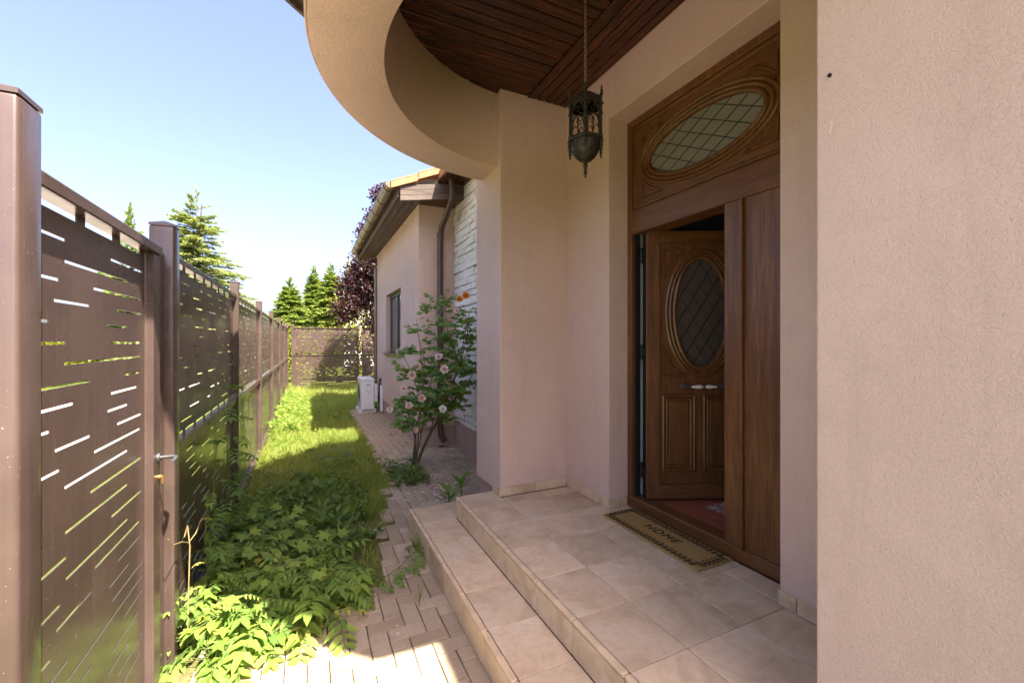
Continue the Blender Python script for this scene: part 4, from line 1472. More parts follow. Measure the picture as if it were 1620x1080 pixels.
# ================================================================== PLANTS
def stuff(name, me, mat=None, label=None, cat=None):
    o = obj(name, me, mat)
    o['kind'] = 'stuff'
    if label:
        o['label'] = label
        o['category'] = cat
    return o

# ---- grass of the lawn
BL_V = np.array([(-0.5, 0, 0), (0.5, 0, 0), (-0.36, 0.5, 0.06), (0.36, 0.5, 0.06), (0, 1.0, 0.30)])
BL_F = np.array([(0, 1, 3), (0, 3, 2), (2, 3, 4)])
def grass_patch(soup, n, xr, yr, hmin, hmax, wid, keep=None, tint=0.5, dry=0.08, zfun=None):
    x = RNG.uniform(*xr, n)
    y = RNG.uniform(*yr, n)
    if keep is not None:
        m = keep(x, y)
        x, y = x[m], y[m]
    n = len(x)
    if n == 0:
        return
    z = np.array([soil_z(a, b) for a, b in zip(x, y)]) - 0.005
    pos = np.stack([x, y, z], 1)
    ang = RNG.uniform(0, 2 * np.pi, n)
    lean = np.abs(RNG.normal(0, 0.38, n))
    d = np.stack([np.cos(ang) * lean, np.sin(ang) * lean, np.ones(n)], 1)
    a2 = RNG.uniform(0, 2 * np.pi, n)
    up = np.stack([np.cos(a2), np.sin(a2), np.zeros(n)], 1)
    h = RNG.uniform(hmin, hmax, n) * (0.7 + 0.3 * np.sin(5 * x + 3.1 * y) * np.cos(2.7 * y - x))
    t = np.clip(RNG.normal(tint, 0.18, n) + 0.15 * np.sin(1.9 * x + 2.3 * y), 0, 0.9)
    t = np.where(RNG.random(n) < dry, 0.97, t)
    soup.leaves(BL_V, BL_F, pos, d, up, h, t, wid / h)

def vnoise(x, y, s=1.0, seed=0.0):
    return 0.5 + 0.25 * np.sin(2.1 * s * x + 1.3 * s * y + seed) + 0.25 * np.sin(3.7 * s * y - 2.9 * s * x + 1.7 * seed)

def lawn_keep(x, y):
    edge = np.where(y < 5.0, 0.30 + (y - 2.8) * 0.22, 0.78) + 0.05 * np.sin(9 * y)
    bare = np.exp(-(((x - 0.17) / 0.25) ** 2 + ((y - 3.95) / 0.35) ** 2)) + 0.8 * np.exp(-(((x + 0.38) / 0.28) ** 2 + ((y - 5.6) / 0.75) ** 2))
    return (x < edge) & (x > -0.60) & (RNG.random(len(x)) > bare * 0.97)

gs = Soup()
grass_patch(gs, 15000, (-0.6, 0.85), (3.7, 5.6), 0.03, 0.12, 0.0042, lawn_keep, 0.4, 0.06)
grass_patch(gs, 5000, (0.1, 0.80), (4.1, 5.5), 0.10, 0.22, 0.0048, lawn_keep, 0.45, 0.04)
grass_patch(gs, 26000, (-0.6, 0.85), (5.5, 8.6), 0.03, 0.13, 0.0055, lawn_keep, 0.6, 0.12)
grass_patch(gs, 9000, (0.15, 0.86), (6.0, 8.4), 0.10, 0.26, 0.0055, lawn_keep, 0.62, 0.06)
grass_patch(gs, 20000, (-0.6, 0.86), (8.4, 12.0), 0.05, 0.22, 0.008, lawn_keep, 0.6, 0.08)
grass_patch(gs, 12000, (-0.6, 2.4), (12.0, 16.1), 0.10, 0.36, 0.012, None, 0.6, 0.08)
grass_patch(gs, 5000, (0.4, 1.6), (10.85, 13.0), 0.12, 0.36, 0.010, None, 0.6, 0.06)
def edge_keep(x, y):                                    # ragged grass over the path's edge
    e = 0.30 + (y - 2.8) * 0.22
    e = np.where(y > 5.0, 0.76, e)
    return (x > e - 0.06) & (x < e + 0.10 * vnoise(x, y, 6.0, 1.0))
grass_patch(gs, 26000, (0.26, 0.90), (2.95, 10.6), 0.03, 0.13, 0.0045, edge_keep, 0.45, 0.08)
for k in range(110):                                    # longer tufts
    tx, ty = RNG.uniform(-0.55, 0.78), RNG.uniform(4.0, 12.5)
    if ty < 5 and tx > 0.30 + (ty - 2.8) * 0.22:
        continue
    m_ = 45
    ang = RNG.uniform(0, 6.28, m_)
    ln = np.abs(RNG.normal(0.3, 0.25, m_))
    dd = np.stack([np.cos(ang) * ln, np.sin(ang) * ln, np.ones(m_)], 1)
    hh = RNG.uniform(0.10, 0.30, m_) * RNG.uniform(0.7, 1.15)
    gs.leaves(BL_V, BL_F, np.stack([tx + RNG.normal(0, 0.03, m_), ty + RNG.normal(0, 0.03, m_), np.zeros(m_)], 1), dd, np.stack([np.sin(ang), np.cos(ang), 0 * ang], 1), hh, np.clip(RNG.normal(RNG.uniform(0.35, 0.85), 0.12, m_), 0, 0.97), 0.005 / hh)
grass_patch(gs, 6000, (-0.58, 0.6), (5.2, 9.5), 0.02, 0.07, 0.006, lambda x, y: lawn_keep(x, y) & (vnoise(x, y, 1.6, 2.0) > 0.62), 0.9, 0.75)
stuff('grass', gs.mesh('grass', MT['grass']), None, 'bright unmown lawn grass between the fence and the paved path', 'grass')

# weeds mixed in the lawn (broad leaves)
ws = Soup()
def rosettes(soup, n, xr, yr, size, keep=None, tint=0.5, hgt=0.05):
    x = RNG.uniform(*xr, n)
    y = RNG.uniform(*yr, n)
    if keep is not None:
        m = keep(x, y)
        x, y = x[m], y[m]
    for a, b in zip(x, y):
        k = RNG.integers(4, 8)
        ang = RNG.uniform(0, 6.28) + np.arange(k) * 6.283 / k + RNG.normal(0, 0.25, k)
        el = RNG.uniform(0.15, 0.9, k)
        d = np.stack([np.cos(ang), np.sin(ang), el], 1)
        pos = np.repeat([[a, b, soil_z(a, b)]], k, 0) + np.stack([np.zeros(k), np.zeros(k), RNG.uniform(0, hgt, k)], 1)
        soup.leaves(LEAFLET_V, LEAFLET_F, pos, d, np.repeat([[0, 0, 1.0]], k, 0) + RNG.normal(0, 0.15, (k, 3)), RNG.uniform(0.6, 1.15, k) * size, np.clip(RNG.normal(tint, 0.2, k), 0, 1))
rosettes(ws, 420, (-0.6, 0.55), (3.5, 5.6), 0.075, lawn_keep, 0.35, 0.09)
rosettes(ws, 160, (-0.6, 0.3), (3.3, 4.9), 0.10, None, 0.35, 0.16)
rosettes(ws, 260, (-0.6, 0.8), (5.6, 8.5), 0.06, lawn_keep, 0.6, 0.08)
rosettes(ws, 330, (-0.6, -0.12), (8.2, 13.5), 0.09, None, 0.75, 0.20)
rosettes(ws, 420, (-0.6, 0.9), (8.6, 13.0), 0.08, lawn_keep, 0.65, 0.2)
rosettes(ws, 110, (0.85, 1.25), (4.75, 5.6), 0.07, None, 0.3, 0.12)
rosettes(ws, 60, (1.25, 1.52), (6.6, 9.8), 0.035, None, 0.5, 0.03)
stuff('lawn_weeds', ws.mesh('lawn_weeds', MT['weed_leaf']), None, 'broad leaved weeds scattered through the lawn beside the fence', 'weeds')

# ---- pinnate ground cover in the foreground
cs, cst = Soup(), MB()
def in_poly(x, y, poly):
    c = False
    j = len(poly) - 1
    for i in range(len(poly)):
        xi, yi = poly[i]
        xj, yj = poly[j]
        if (yi > y) != (yj > y) and x < (xj - xi) * (y - yi) / (yj - yi) + xi:
            c = not c
        j = i
    return c
poly = [(-0.585, 2.58), (-0.30, 2.52), (0.02, 2.64), (0.20, 2.85), (0.24, 3.30), (0.02, 3.75), (-0.25, 4.1), (-0.585, 4.2)]
cnt = 0
while cnt < 235:
    x, y = random.uniform(-0.585, 0.32), random.uniform(2.5, 4.2)
    if not in_poly(x, y, poly):
        continue
    if y > 3.25 and random.random() < 0.45:
        continue
    inner = min(1.0, max(0.0, (y - 2.5) / 0.5)) * min(1.0, max(0, (0.36 - x) / 0.35))
    h = random.uniform(0.03, 0.06 + 0.14 * inner) * (1.0 if y < 3.3 else 0.6)
    a = random.gauss(-1.3, 1.1)
    el = random.uniform(-0.15, 0.65)
    L = random.uniform(0.20, 0.34) * (1 if y < 3.4 else 0.85)
    tint = min(0.93, max(0.0, random.gauss(0.55, 0.2)))
    if random.random() < 0.025:
        tint = 1.0
    pinnate(cs, cst, (x, y, h), (math.cos(a), math.sin(a), el), L, random.choice((3, 4, 4, 5)), random.uniform(0.055, 0.118), random.uniform(0.4, 1.3), tint)
    if random.random() < 0.5:
        cst.tube([(x, y, -0.02), (x + 0.01, y - 0.01, h * 0.6), (x, y, h)], 0.0025, 4)
    cnt += 1
LOBED_V = np.array([(0, 0, 0), (-0.12, 0.14, 0.02), (-0.48, 0.22, 0.05), (-0.26, 0.40, 0.03), (-0.42, 0.66, 0.0), (-0.15, 0.62, 0.0), (0, 1.0, -0.08), (0.15, 0.62, 0.0), (0.42, 0.66, 0.0), (0.26, 0.40, 0.03), (0.48, 0.22, 0.05), (0.12, 0.14, 0.02), (0, 0.42, -0.02)])
LOBED_F = np.array([(12, (i + 1) % 12, i) for i in range(12)])
n = 0
while n < 150:
    x, y = random.uniform(-0.58, 0.30), random.uniform(2.45, 4.4)
    if not in_poly(x, min(y, 4.15), poly):
        continue
    a = random.gauss(-1.4, 1.0)
    cs.leaves(LOBED_V, LOBED_F, [(x, y, random.uniform(0.05, 0.27))], [(math.cos(a), math.sin(a), random.uniform(-0.5, 0.3))], [(random.gauss(0, 0.3), random.gauss(-0.25, 0.3), 1.0)], [random.uniform(0.06, 0.13)], [min(0.93, max(0, random.gauss(0.6, 0.25)))])
    n += 1
for k in range(160):                                    # small seedlings between the big leaves
    x, y = random.uniform(-0.58, 0.34), random.uniform(2.45, 4.3)
    if in_poly(x, min(y, 4.15), poly):
        a = random.uniform(0, 6.28)
        pinnate(cs, cst, (x, y, random.uniform(0.08, 0.30)), (math.cos(a), math.sin(a), 0.3), random.uniform(0.08, 0.15), 3, random.uniform(0.028, 0.05), 0.8, random.uniform(0.3, 0.93))
me = cs.mesh('ground_cover', MT['cover_leaf'])
gc = stuff('ground_cover', me, None, 'dense green compound leaf ground cover spilling over the paving by the gate', 'ground cover')
part('stalks', cst, MT['green_stem'], gc)['kind'] = 'stuff'

def leafy_thing(name, label, cat, loc, build, leaf_mat='cover_leaf', stem_mat='green_stem'):
    t = thing(name, label, cat, loc)
    s, st = Soup(), MB()
    build(s, st)
    obj('foliage', s.mesh('foliage', MT[leaf_mat], loc), None, t)
    if st.v:
        part('stem', st, MT[stem_mat], t, smooth=True)
    return t

# a runner that creeps across the paving to the steps
def b_runner(s, st):
    path = [(0.28, 2.86, 0.05), (0.38, 2.90, 0.06), (0.48, 2.93, 0.05), (0.58, 3.02, 0.05), (0.66, 3.12, 0.06), (0.74, 3.16, 0.07)]
    st.tube(path, 0.003, 5)
    for k in range(15):
        t = k / 14 * (len(path) - 1.001)
        i = int(t)
        p = np.array(path[i]) * (1 - t + i) + np.array(path[i + 1]) * (t - i)
        a = RNG.uniform(0, 6.28) if k % 3 else RNG.normal(-1.2, 0.4)
        pinnate(s, st, p, (math.cos(a), math.sin(a), 0.25), RNG.uniform(0.08, 0.15), 2, RNG.uniform(0.04, 0.06), 0.7, RNG.uniform(0.05, 0.4))
leafy_thing('creeping_sprig', 'dark green runner of small leaves creeping over the pavers to the lower step', 'plant', (0.5, 2.95, 0.0), b_runner)

# a shoot with lighter leaves in front of the ground cover
def b_shoot(s, st):
    st.tube([(0.16, 2.62, 0.0), (0.15, 2.56, 0.07), (0.12, 2.48, 0.12)], 0.003, 5)
    pinnate(s, st, (0.15, 2.58, 0.07), (0.1, -1, 0.25), 0.24, 3, 0.105, 0.9, 0.8)
    pinnate(s, st, (0.0, 2.56, 0.08), (-0.2, -1, 0.1), 0.22, 3, 0.10, 0.9, 0.7)
leafy_thing('leafy_shoot', 'single pale green compound leaf shoot leaning over the sunlit pavers', 'plant', (0.15, 2.6, 0.0), b_shoot)

# dark climbing foliage against the first fence bay
def b_climb(s, st):
    for (x, y, zt) in ((-0.56, 3.35, 0.92), (-0.54, 3.75, 0.80), (-0.56, 4.15, 0.95), (-0.55, 3.05, 0.70), (-0.57, 3.9, 1.25)):
        path = [(x, y - 0.1, 0.0), (x + 0.02, y - 0.03, zt * 0.4), (x, y + 0.02, zt * 0.75), (x + 0.01, y + 0.06, zt)]
        st.tube(path, 0.003, 5)
        for k in range(6):
            f = 0.3 + 0.7 * k / 5
            p = (x + 0.01, y - 0.1 + 0.16 * f, zt * f)
            a = RNG.choice([1.4, -1.4]) + RNG.normal(0, 0.5)
            pinnate(s, st, p, (math.cos(a) * 0.6 + 0.15, math.sin(a), 0.35), RNG.uniform(0.14, 0.26), 4, RNG.uniform(0.045, 0.07), 0.8, RNG.uniform(0.0, 0.35))
leafy_thing('climbing_plant', 'thin dark vine with compound leaves climbing the first fence panel', 'plant', (-0.55, 3.6, 0.0), b_climb)

# dry tendril on the gate post
def b_tendril(s, st):
    st.tube([(-0.565, 2.72, 0.0), (-0.56, 2.72, 0.30), (-0.55, 2.70, 0.55), (-0.56, 2.70, 0.66), (-0.575, 2.71, 0.60)], 0.0028, 6)
    st.tube([(-0.555, 2.70, 0.57), (-0.565, 2.62, 0.61), (-0.58, 2.52, 0.64), (-0.585, 2.47, 0.69)], 0.002, 5)
    st.tube([(-0.555, 2.70, 0.57), (-0.54, 2.78, 0.585), (-0.53, 2.86, 0.63)], 0.002, 5)
    for p, a in (((-0.55, 2.74, 0.42), 1.2), ((-0.555, 2.72, 0.30), 1.0), ((-0.535, 2.84, 0.62), 1.3)):
        pinnate(s, st, p, (0.3, math.sin(a), 0.3), 0.10, 5, 0.022, 0.9, 1.0)
leafy_thing('dry_tendril', 'dry yellow vine tendril with tiny leaflets on the gate post', 'vine', (-0.56, 2.72, 0.0), b_tendril, 'cover_leaf', 'dry_stem')

# milkweed-like shoots at the foot of the far pier
def b_milk(x0, y0, n, h, seed):
    def b(s, st):
        st.tube([(x0, y0, -0.01), (x0, y0 - 0.01, h)], 0.005, 6)
        for k in range(n):
            a = seed + k * 2.4
            z = h * (0.35 + 0.65 * k / n)
            s.leaves(LEAFLET_V, LEAFLET_F, [(x0, y0, z)], [(math.cos(a), math.sin(a), 0.75)], [(0, 0, 1.0)], [RNG.uniform(0.15, 0.21)], [RNG.uniform(0.55, 0.8)], [0.8])
    return b
leafy_thing('broadleaf_weed', 'upright broad leaved weed beside the corner of the upper step', 'weed', (1.22, 4.0, 0.0), b_milk(1.22, 4.0, 7, 0.16, 0.3), 'weed_leaf')
leafy_thing('broadleaf_weed', 'taller broad leaved weed near the foot of the stucco pier', 'weed', (1.42, 4.22, 0.0), b_milk(1.42, 4.22, 8, 0.20, 1.2), 'weed_leaf')
def b_dock(s, st):
    for k in range(30):
        a = RNG.uniform(0, 6.28)
        r = RNG.uniform(0, 0.16)
        s.leaves(LEAFLET_V, LEAFLET_F, [(0.30 + r * math.cos(a), 5.75 + r * math.sin(a), RNG.uniform(0.06, 0.26))], [(math.cos(a), math.sin(a), RNG.uniform(-0.1, 0.6))], [(0, 0, 1.0)], [RNG.uniform(0.07, 0.12)], [RNG.uniform(0.25, 0.6)], [1.6])
leafy_thing('round_leaf_weed', 'clump of round leaved weed at the lawn edge near the path', 'weed', (0.30, 5.75, 0.0), b_dock, 'weed_leaf')
def b_tuft(s, st):
    n = 70
    a = RNG.uniform(0, 6.28, n)
    d = np.stack([np.cos(a) * 0.45, np.sin(a) * 0.45, np.ones(n)], 1)
    s.leaves(BL_V, BL_F, np.repeat([[0.755, 3.30, 0.0]], n, 0) + RNG.normal(0, 0.012, (n, 3)) * np.array([0.6, 2, 0]), d, np.stack([np.sin(a), np.cos(a), 0 * a], 1), RNG.uniform(0.08, 0.20, n), RNG.uniform(0.3, 0.7, n), 0.004 / RNG.uniform(0.1, 0.2, n))
leafy_thing('grass_tuft', 'tuft of grass growing out of the paving at the lower riser', 'grass tuft', (0.755, 3.30, 0.0), b_tuft, 'grass')
def b_tuft2(s, st):
    for (x, y, h) in ((0.60, 2.60, 0.13), (0.63, 2.62, 0.09), (0.615, 2.58, 0.07)):
        st.tube([(0.605, 2.59, 0.0), (0.61, 2.595, h * 0.5), (x, y, h)], 0.0022, 5)
        s.leaves(LEAFLET_V, LEAFLET_F, [(x, y, h)], [(0.4, 0.3, 0.5)], [(0, 0, 1.0)], [0.025], [0.8])
leafy_thing('paving_weed', 'tiny stalky weed sprouting from a paver joint by the steps', 'weed', (0.605, 2.59, 0.0), b_tuft2, 'weed_leaf')

# ---- rose bush
rose = thing('rose_bush', 'tall leaning rose bush with pink and orange blooms by the downpipe', 'rose bush', (1.19, 5.39, 0.0))
def pix(u, v, dep):
    s, c = math.sin(YAW), math.cos(YAW)
    a = (u - 810) / 680.0
    return np.array([(s + a * c) * dep, (c - a * s) * dep, 1.6 + (540 - v) / 680.0 * dep])
rs, rst, rtw = Soup(), MB(), MB()
canes = [  # way points in the bush's own space: x, y, z
    [(1.19, 5.39, 0.0), (1.34, 5.36, 0.32), (1.52, 5.32, 0.72), (1.72, 5.26, 1.25), (1.84, 5.20, 1.9)],
    [(1.20, 5.41, 0.0), (1.38, 5.44, 0.36), (1.60, 5.42, 0.70), (1.86, 5.36, 1.00), (2.0, 5.25, 1.35)],
    [(1.17, 5.40, 0.0), (1.22, 5.42, 0.40), (1.30, 5.44, 0.85), (1.33, 5.40, 1.30), (1.22, 5.36, 1.75)],
    [(1.18, 5.38, 0.0), (1.24, 5.36, 0.40), (1.25, 5.30, 0.80), (1.16, 5.26, 1.15), (1.02, 5.24, 1.45)],
    [(1.21, 5.38, 0.0), (1.40, 5.34, 0.50), (1.50, 5.40, 1.0), (1.52, 5.38, 1.6), (1.46, 5.36, 2.12)],
    [(1.20, 5.36, 0.0), (1.36, 5.26, 0.45), (1.60, 5.16, 1.0), (1.78, 5.10, 1.6), (1.80, 5.06, 2.0)],
    [(1.18, 5.40, 0.0), (1.20, 5.34, 0.35), (1.10, 5.28, 0.72), (0.98, 5.24, 0.98)],
    [(1.20, 5.40, 0.0), (1.33, 5.46, 0.55), (1.44, 5.48, 1.1), (1.62, 5.42, 1.7)],
]
def along(path, t):
    P = [np.array(p, float) for p in path]
    q = t * (len(P) - 1.0001)
    i = int(q)
    f = q - i
    p0, p1, p2, p3 = P[max(i - 1, 0)], P[i], P[i + 1], P[min(i + 2, len(P) - 1)]
    return 0.5 * ((2 * p1) + (p2 - p0) * f + (2 * p0 - 5 * p1 + 4 * p2 - p3) * f * f + (3 * p1 - p0 - 3 * p2 + p3) * f ** 3)
def rose_leaf(p, d, size):
    d = unit(np.asarray(d, float))
    side = unit(np.cross(d, [0, 0, 1.0]))
    L = size * 2.2
    pos, dr = [], []
    for t, s in ((0.45, -1), (0.45, 1), (0.8, -1), (0.8, 1)):
        pos.append(p + d * L * t)
        dr.append(d * 0.5 + side * s + np.array([0, 0, -0.15]))
    pos.append(p + d * L * 0.9)
    dr.append(d)
    n = len(pos)
    tint = np.clip(RNG.normal(0.45, 0.22), 0, 0.92)
    if RNG.random() < 0.04:
        tint = 1.0
    rs.leaves(LEAFLET_V, LEAFLET_F, pos, dr, np.repeat([[-0.35, -0.75, 0.75]], n, 0) + RNG.normal(0, 0.5, (n, 3)), RNG.uniform(0.85, 1.15, n) * size, np.full(n, tint), np.full(n, 1.75))
for ci, c in enumerate(canes):
    pts = [along(c, t) for t in np.linspace(0, 1, 16)]
    r0 = 0.019 if ci < 2 else 0.011
    rst.tube(pts, [r0 * (1 - 0.82 * i / 15) for i in range(16)], 7)
    for k in range(8 if ci in (2, 3, 6, 4) else 14):
        t = RNG.uniform(0.40, 1.0)
        p = along(c, t)
        a = RNG.uniform(0, 6.28)
        d = np.array([math.cos(a), math.sin(a) * 0.7, RNG.uniform(0.1, 0.9)])
        L = RNG.uniform(0.08, 0.30) * (1.2 - 0.4 * t)
        mid = p + d * L * 0.5
        q = p + d * L + np.array([0, 0, -0.02])
        rtw.tube([p, mid, q], [0.004, 0.003, 0.002], 5)
        for j in range(6):
            f = RNG.uniform(0.2, 1.0)
            b = p + (q - p) * f
            a2 = RNG.uniform(0, 6.28)
            rose_leaf(b, (math.cos(a2), math.sin(a2), RNG.uniform(-0.3, 0.5)), RNG.uniform(0.050, 0.082))
for (u, v, dep) in ((700, 455, 5.6), (658, 500, 5.2)):                       # tall sparse shoots
    top = pix(u, v, dep)
    base = pix(u + 12, v + 110, dep)
    rtw.tube([base, (base + top) / 2 + np.array([0.01, 0, 0]), top], [0.006, 0.004, 0.002], 5)
    for k in range(9):
        p = base + (top - base) * (0.15 + 0.1 * k)
        a = k * 2.4
        rose_leaf(p, (math.cos(a), math.sin(a), 0.3), 0.04)
obj('foliage', rs.mesh('foliage', MT['rose_leaf'], (1.19, 5.39, 0.0)), None, rose)
part('cane', rst, MT['rose_stem'], rose, smooth=True)
part('twig', rtw, MT['green_stem'], rose, smooth=True)
def bloom(name, p, r, mat, toward=(-0.3, -0.9, 0.35)):
    s = Soup()
    ax = unit(np.asarray(toward, float))
    s1 = unit(np.cross(ax, [0, 0, 1.0]))
    s2 = np.cross(ax, s1)
    for ringi, (k, rad, op) in enumerate(((4, 0.25, 2.6), (5, 0.5, 1.2), (7, 0.8, 0.6), (8, 1.0, 0.25))):
        a = np.arange(k) * 2 * math.pi / k + ringi * 0.7 + RNG.normal(0, 0.12, k)
        radial = np.cos(a)[:, None] * s1 + np.sin(a)[:, None] * s2
        d = radial + ax * op
        pos = p + radial * r * 0.10 * ringi
        up = ax - radial * 0.6
        tint = np.clip(RNG.normal(0.25 + 0.2 * ringi, 0.12, k), 0, 1)
        s.leaves(LEAFLET_V, LEAFLET_F, pos, d, np.repeat(up[:1] * 0 + ax, k, 0) + radial * -0.5, RNG.uniform(0.85, 1.1, k) * r * (0.75 + 0.1 * ringi), tint, np.full(k, 2.4))
    obj(name, s.mesh(name, MT[mat], (1.19, 5.39, 0.0)), None, rose)
for (u, v, dep, r, m) in ((703, 584, 5.05, 0.062, 'petal_pink'), (652, 593, 5.1, 0.062, 'petal_pink'), (661, 580, 5.2, 0.055, 'petal_pink'), (694, 564, 5.15, 0.05, 'petal_pink'),
                          (722, 491, 5.2, 0.042, 'petal_pink'), (639, 615, 5.1, 0.042, 'petal_pink'), (667, 630, 5.05, 0.045, 'petal_pink'), (647, 641, 5.1, 0.048, 'petal_pink'),
                          (631, 556, 5.1, 0.040, 'petal_white'), (617, 648, 5.1, 0.045, 'petal_white'), (658, 680, 5.2, 0.040, 'petal_pink'),
                          (700, 647, 5.1, 0.045, 'petal_white'), (727, 473, 5.2, 0.055, 'petal_orange'), (737, 467, 5.25, 0.05, 'petal_orange')):
    bloom('rose', pix(u, v, dep), r * RNG.uniform(0.66, 0.88), m, unit(np.array([-0.25, -0.9, 0.4]) + RNG.normal(0, 0.25, 3)))

# fallen petals and dead leaves
ps = Soup()
n = 150
x = RNG.normal(1.35, 0.28, n)
y = RNG.normal(4.75, 0.40, n)
k = (x > 0.85) & (x < 2.0) & (y > 3.80)
x, y = x[k], y[k]
n = len(x)
a = RNG.uniform(0, 6.28, n)
ps.leaves(LEAF4_V, LEAF4_F, np.stack([x, y, np.full(n, 0.008)], 1), np.stack([np.cos(a), np.sin(a), np.full(n, 0.08)], 1), np.repeat([[0, 0, 1.0]], n, 0) + RNG.normal(0, 0.2, (n, 3)), RNG.uniform(0.018, 0.045, n), RNG.random(n), np.full(n, 1.5))
n = 7
a = RNG.uniform(0, 6.28, n)
ps.leaves(LEAF4_V, LEAF4_F, np.stack([RNG.uniform(0.35, 0.75, n), RNG.uniform(2.3, 3.7, n), np.full(n, 0.008)], 1), np.stack([np.cos(a), np.sin(a), np.full(n, 0.1)], 1), np.repeat([[0, 0, 1.0]], n, 0) + RNG.normal(0, 0.2, (n, 3)), RNG.uniform(0.012, 0.024, n), RNG.random(n), np.full(n, 1.4))
n = 7
a = RNG.uniform(0, 6.28, n)
ps.leaves(LEAF4_V, LEAF4_F, np.stack([RNG.uniform(1.15, 1.9, n), RNG.uniform(1.4, 3.1, n), np.full(n, SZ2 + 0.004)], 1), np.stack([np.cos(a), np.sin(a), np.full(n, 0.1)], 1), np.repeat([[0, 0, 1.0]], n, 0), RNG.uniform(0.006, 0.014, n), RNG.random(n))
stuff('fallen_petals', ps.mesh('fallen_petals', MT['petal_white']), None, 'pale fallen petals scattered on the dark pavers under the rose', 'petals')

# ================================================================== TREES
def conifer(name, label, loc, h, rad, whorls, per, mat, droop, lsize, dens, group=None, taper=1.0, layered=False):
    t = thing(name, label, 'tree', loc, group)
    s, tr = Soup(), MB()
    ox, oy, oz = loc
    tr.tube([(ox, oy, -0.1), (ox, oy, h * 0.5), (ox + 0.02 * h, oy, h * 0.97)], [0.022 * h, 0.013 * h, 0.002 * h], 8)
    br = MB()
    P, D, U, S, T = [], [], [], [], []
    for wi in range(whorls):
        f = wi / (whorls - 1)
        z = h * (0.06 + 0.93 * f)
        R = rad * (1 - f) ** taper * RNG.uniform(0.82, 1.12) + 0.03 * rad
        for b in range(per if f < 0.9 else 4):
            a = RNG.uniform(0, 6.28)
            L = R * RNG.uniform(0.65, 1.12)
            zz = z + RNG.normal(0, 0.012 * h)
            tip = np.array([ox + math.cos(a) * L, oy + math.sin(a) * L, zz - droop * L + 0.05 * h * (f ** 2)])
            base = np.array([ox, oy, zz])
            br.tube([base, (base + tip) / 2 + np.array([0, 0, 0.06 * L]), tip], [0.006 * h * (1 - f) + 0.004, 0.004 * h * (1 - f) + 0.003, 0.002], 4)
            m = max(5, int(dens * L / rad))
            tt = RNG.uniform(0.18, 1.0, m)
            mid = (base + tip) / 2 + np.array([0, 0, 0.06 * L])
            p = (1 - tt)[:, None] ** 2 * base + 2 * ((1 - tt) * tt)[:, None] * mid + (tt ** 2)[:, None] * tip
            spread = 0.20 * L * (1.15 - tt)[:, None]
            p = p + RNG.normal(0, 1, (m, 3)) * spread * np.array([1, 1, 0.18 if layered else 0.42])
            out = unit(tip - base)
            perp = np.cross(out, [0, 0, 1.0])
            d = out + perp * RNG.normal(0, 0.7, (m, 1)) + np.array([0, 0, -0.12 if layered else 0.05]) + RNG.normal(0, 0.16, (m, 3))
            P.append(p)
            D.append(d)
            U.append(np.repeat([[0, 0, 1.0]], m, 0) + RNG.normal(0, 0.35, (m, 3)))
            S.append(RNG.uniform(0.7, 1.3, m) * lsize)
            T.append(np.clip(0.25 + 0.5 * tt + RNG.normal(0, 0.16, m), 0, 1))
    P = np.concatenate(P)
    s.leaves(LEAF4_V, LEAF4_F, P, np.concatenate(D), np.concatenate(U), np.concatenate(S), np.concatenate(T), np.full(len(P), 0.75))
    part('trunk', tr, MT['bark'], t, smooth=True)
    part('branches', br, MT['bark'], t)
    obj('crown', s.mesh('crown', MT[mat], loc), None, t)
    return t

def at(u, v, y):
    s, c = math.sin(YAW), math.cos(YAW)
    a = (u - 810) / 680.0
    k = y / (c - a * s)
    return ((s + a * c) * k, y, 1.6 + (540 - v) / 680.0 * k)

p = at(312, 314, 22)
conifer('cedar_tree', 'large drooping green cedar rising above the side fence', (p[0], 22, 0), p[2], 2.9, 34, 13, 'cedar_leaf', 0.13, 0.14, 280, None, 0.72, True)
p = at(300, 330, 22.4)
p = at(206, 338, 24)
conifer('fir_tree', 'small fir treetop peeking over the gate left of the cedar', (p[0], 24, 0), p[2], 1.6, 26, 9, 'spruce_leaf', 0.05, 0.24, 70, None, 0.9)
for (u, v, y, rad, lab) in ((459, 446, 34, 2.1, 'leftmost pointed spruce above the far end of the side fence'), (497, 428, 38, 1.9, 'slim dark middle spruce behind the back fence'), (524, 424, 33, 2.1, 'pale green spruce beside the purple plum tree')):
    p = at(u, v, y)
    conifer('spruce_tree', lab, (p[0], y, 0), p[2], rad * 1.08, 44, 15, 'spruce_leaf', 0.18, 0.21, 190, 'spruces beyond the back fence', 0.85)

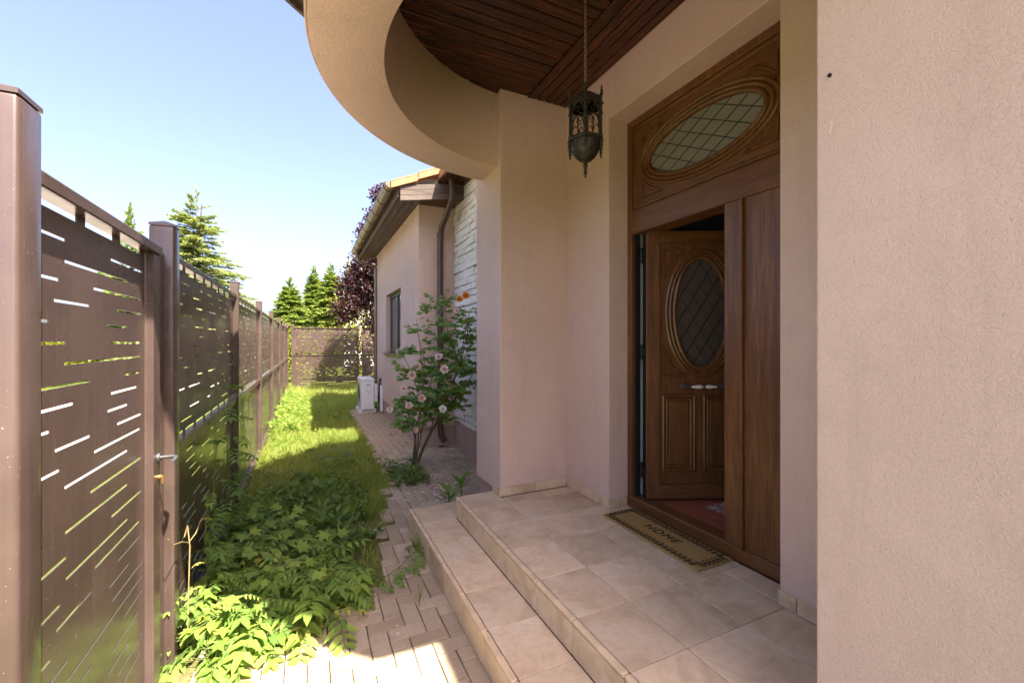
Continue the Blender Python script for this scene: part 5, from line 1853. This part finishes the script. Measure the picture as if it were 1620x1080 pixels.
def broadleaf(name, label, loc, clumps, leaf, n_per, mat, trunk_h, cat='tree', group=None, r_trunk=0.12):
    t = thing(name, label, cat, loc, group)
    s, tr = Soup(), MB()
    ox, oy, oz = loc
    if trunk_h > 0:
        tr.tube([(ox, oy, -0.1), (ox + 0.05, oy, trunk_h * 0.5), (ox, oy, trunk_h)], [r_trunk, r_trunk * 0.8, r_trunk * 0.6], 8)
    for (cx, cy, cz, r) in clumps:
        c = np.array([ox + cx, oy + cy, cz])
        st = np.array([ox, oy, trunk_h * 0.9])
        if trunk_h > 0:
            tr.tube([st, (st + c) / 2 + np.array([0, 0, 0.1]), c], [r_trunk * 0.4, r_trunk * 0.22, 0.012], 5)
        n = int(n_per * r * r)
        d = unit(RNG.normal(0, 1, (n, 3)))
        rr = RNG.random(n) ** 0.45
        lump = 0.78 + 0.3 * np.sin(7 * d[:, 0] + 3 * d[:, 2] + cx * 5) * np.cos(6 * d[:, 1] - 4 * d[:, 2])
        p = c + d * (r * rr * lump)[:, None]
        dirs = d * 0.7 + RNG.normal(0, 0.6, (n, 3)) + np.array([0, 0, -0.15])
        s.leaves(LEAF4_V, LEAF4_F, p, dirs, d + np.array([0, 0, 0.6]) + RNG.normal(0, 0.4, (n, 3)), RNG.uniform(0.7, 1.3, n) * leaf, np.clip(RNG.normal(0.5, 0.22, n), 0, 1), np.full(n, 1.25))
    if tr.v:
        part('trunk', tr, MT['bark'], t, smooth=True)
    obj('crown', s.mesh('crown', MT[mat], loc), None, t)
    return t

broadleaf('plum_tree', 'purple leaved plum tree behind the pink house wing', (2.35, 13.4, 0),
          [(-1.35, -0.1, 2.55, 0.55), (-1.25, 0.0, 3.25, 0.55), (-0.30, 0.0, 2.3, 0.75), (-0.75, 0.1, 3.1, 0.80), (-0.55, -0.2, 3.9, 0.80), (0.1, 0, 3.2, 0.9), (-0.95, 0, 3.75, 0.50), (-0.35, 0.1, 4.7, 0.72), (-0.15, 0, 5.5, 0.60), (0.4, 0.2, 4.6, 0.9), (-0.40, 0.0, 6.0, 0.38), (-0.50, 0.0, 5.3, 0.45), (-0.80, 0.1, 4.9, 0.36), (0.05, 0.0, 6.1, 0.42), (-0.75, 0.0, 4.5, 0.45), (-0.05, -0.3, 2.0, 0.6)],
          0.085, 4200, 'plum_leaf', 2.0)
broadleaf('garden_tree', 'yellow green leafy tree showing behind the purple plum', (2.6, 18.5, 0),
          [(-1.2, 0, 3.0, 0.8), (-0.5, 0, 3.6, 0.9), (0.2, 0, 3.0, 1.0), (-0.8, 0.2, 4.4, 0.7), (0.0, 0, 4.8, 0.9), (-1.0, 0, 2.2, 0.9), (0.0, 0, 2.0, 1.0)], 0.12, 900, 'hedge_leaf', 2.0)
hx = [(-8.6, 3.0), (-8.9, 5.6), (-8.5, 8.4), (-9.0, 11.4), (-8.6, 14.6), (-8.8, 18.0), (-8.6, 22.0), (-8.7, 26.5), (-8.6, 0.4)]
for k, (x, y) in enumerate(hx):
    broadleaf('hedge_shrub', 'yellow green shrub across the street seen through the fence slots', (x, y, 0),
              [(0, 0, 0.9, 0.9), (0.1, 1.0, 1.0, 1.0), (-0.1, -1.0, 0.9, 1.0), (0, 0.4, 1.7, 0.8), (0.0, -0.8, 1.6, 0.75)], 0.16, 420, 'hedge_leaf', 0.4, 'shrub', 'shrubs across the street', 0.05)
for k, (x, y) in enumerate(((-0.6, 19.5), (0.6, 20.2), (1.8, 19.6), (3.2, 20.0))):
    broadleaf('garden_shrub', 'sunny green shrub standing behind the back fence', (x, y, 0),
              [(0, 0, 0.6, 0.8), (0.4, 0.2, 1.2, 0.8), (-0.4, -0.1, 1.3, 0.8), (0.0, 0.0, 1.8, 0.6)], 0.11, 800, 'hedge_leaf', 0.3, 'shrub', 'shrubs behind the back fence', 0.04)

# ---- neighbour's house far behind
nb = thing('neighbour_house', 'small white house with grey roof far behind the spruces', 'house', (3.6, 30.0, 0.0))
part('wall', MB().box(2.1, 6.0, 30.0, 36.0, -0.1, 3.0).add([(2.1, 30.0, 3.0), (6.0, 30.0, 3.0), (6.0, 36.0, 3.0), (2.1, 36.0, 3.0), (4.05, 30.0, 4.4), (4.05, 36.0, 4.4)], [(0, 1, 4), (3, 5, 2), (0, 4, 5, 3), (1, 2, 5, 4)]), MT['render_white'], nb)
rfm = MB()
for (xa, za, xb_, zb) in ((1.7, 2.85, 4.06, 4.55), (6.4, 2.85, 4.06, 4.55)):
    rfm.add([(xa, 29.6, za), (xb_, 29.6, zb), (xb_, 36.4, zb), (xa, 36.4, za), (xa, 29.6, za + 0.12), (xb_, 29.6, zb + 0.12), (xb_, 36.4, zb + 0.12), (xa, 36.4, za + 0.12)],
            [(0, 1, 2, 3), (7, 6, 5, 4), (0, 4, 5, 1), (1, 5, 6, 2), (2, 6, 7, 3), (3, 7, 4, 0)])
part('roof', rfm, MT['slate'], nb)
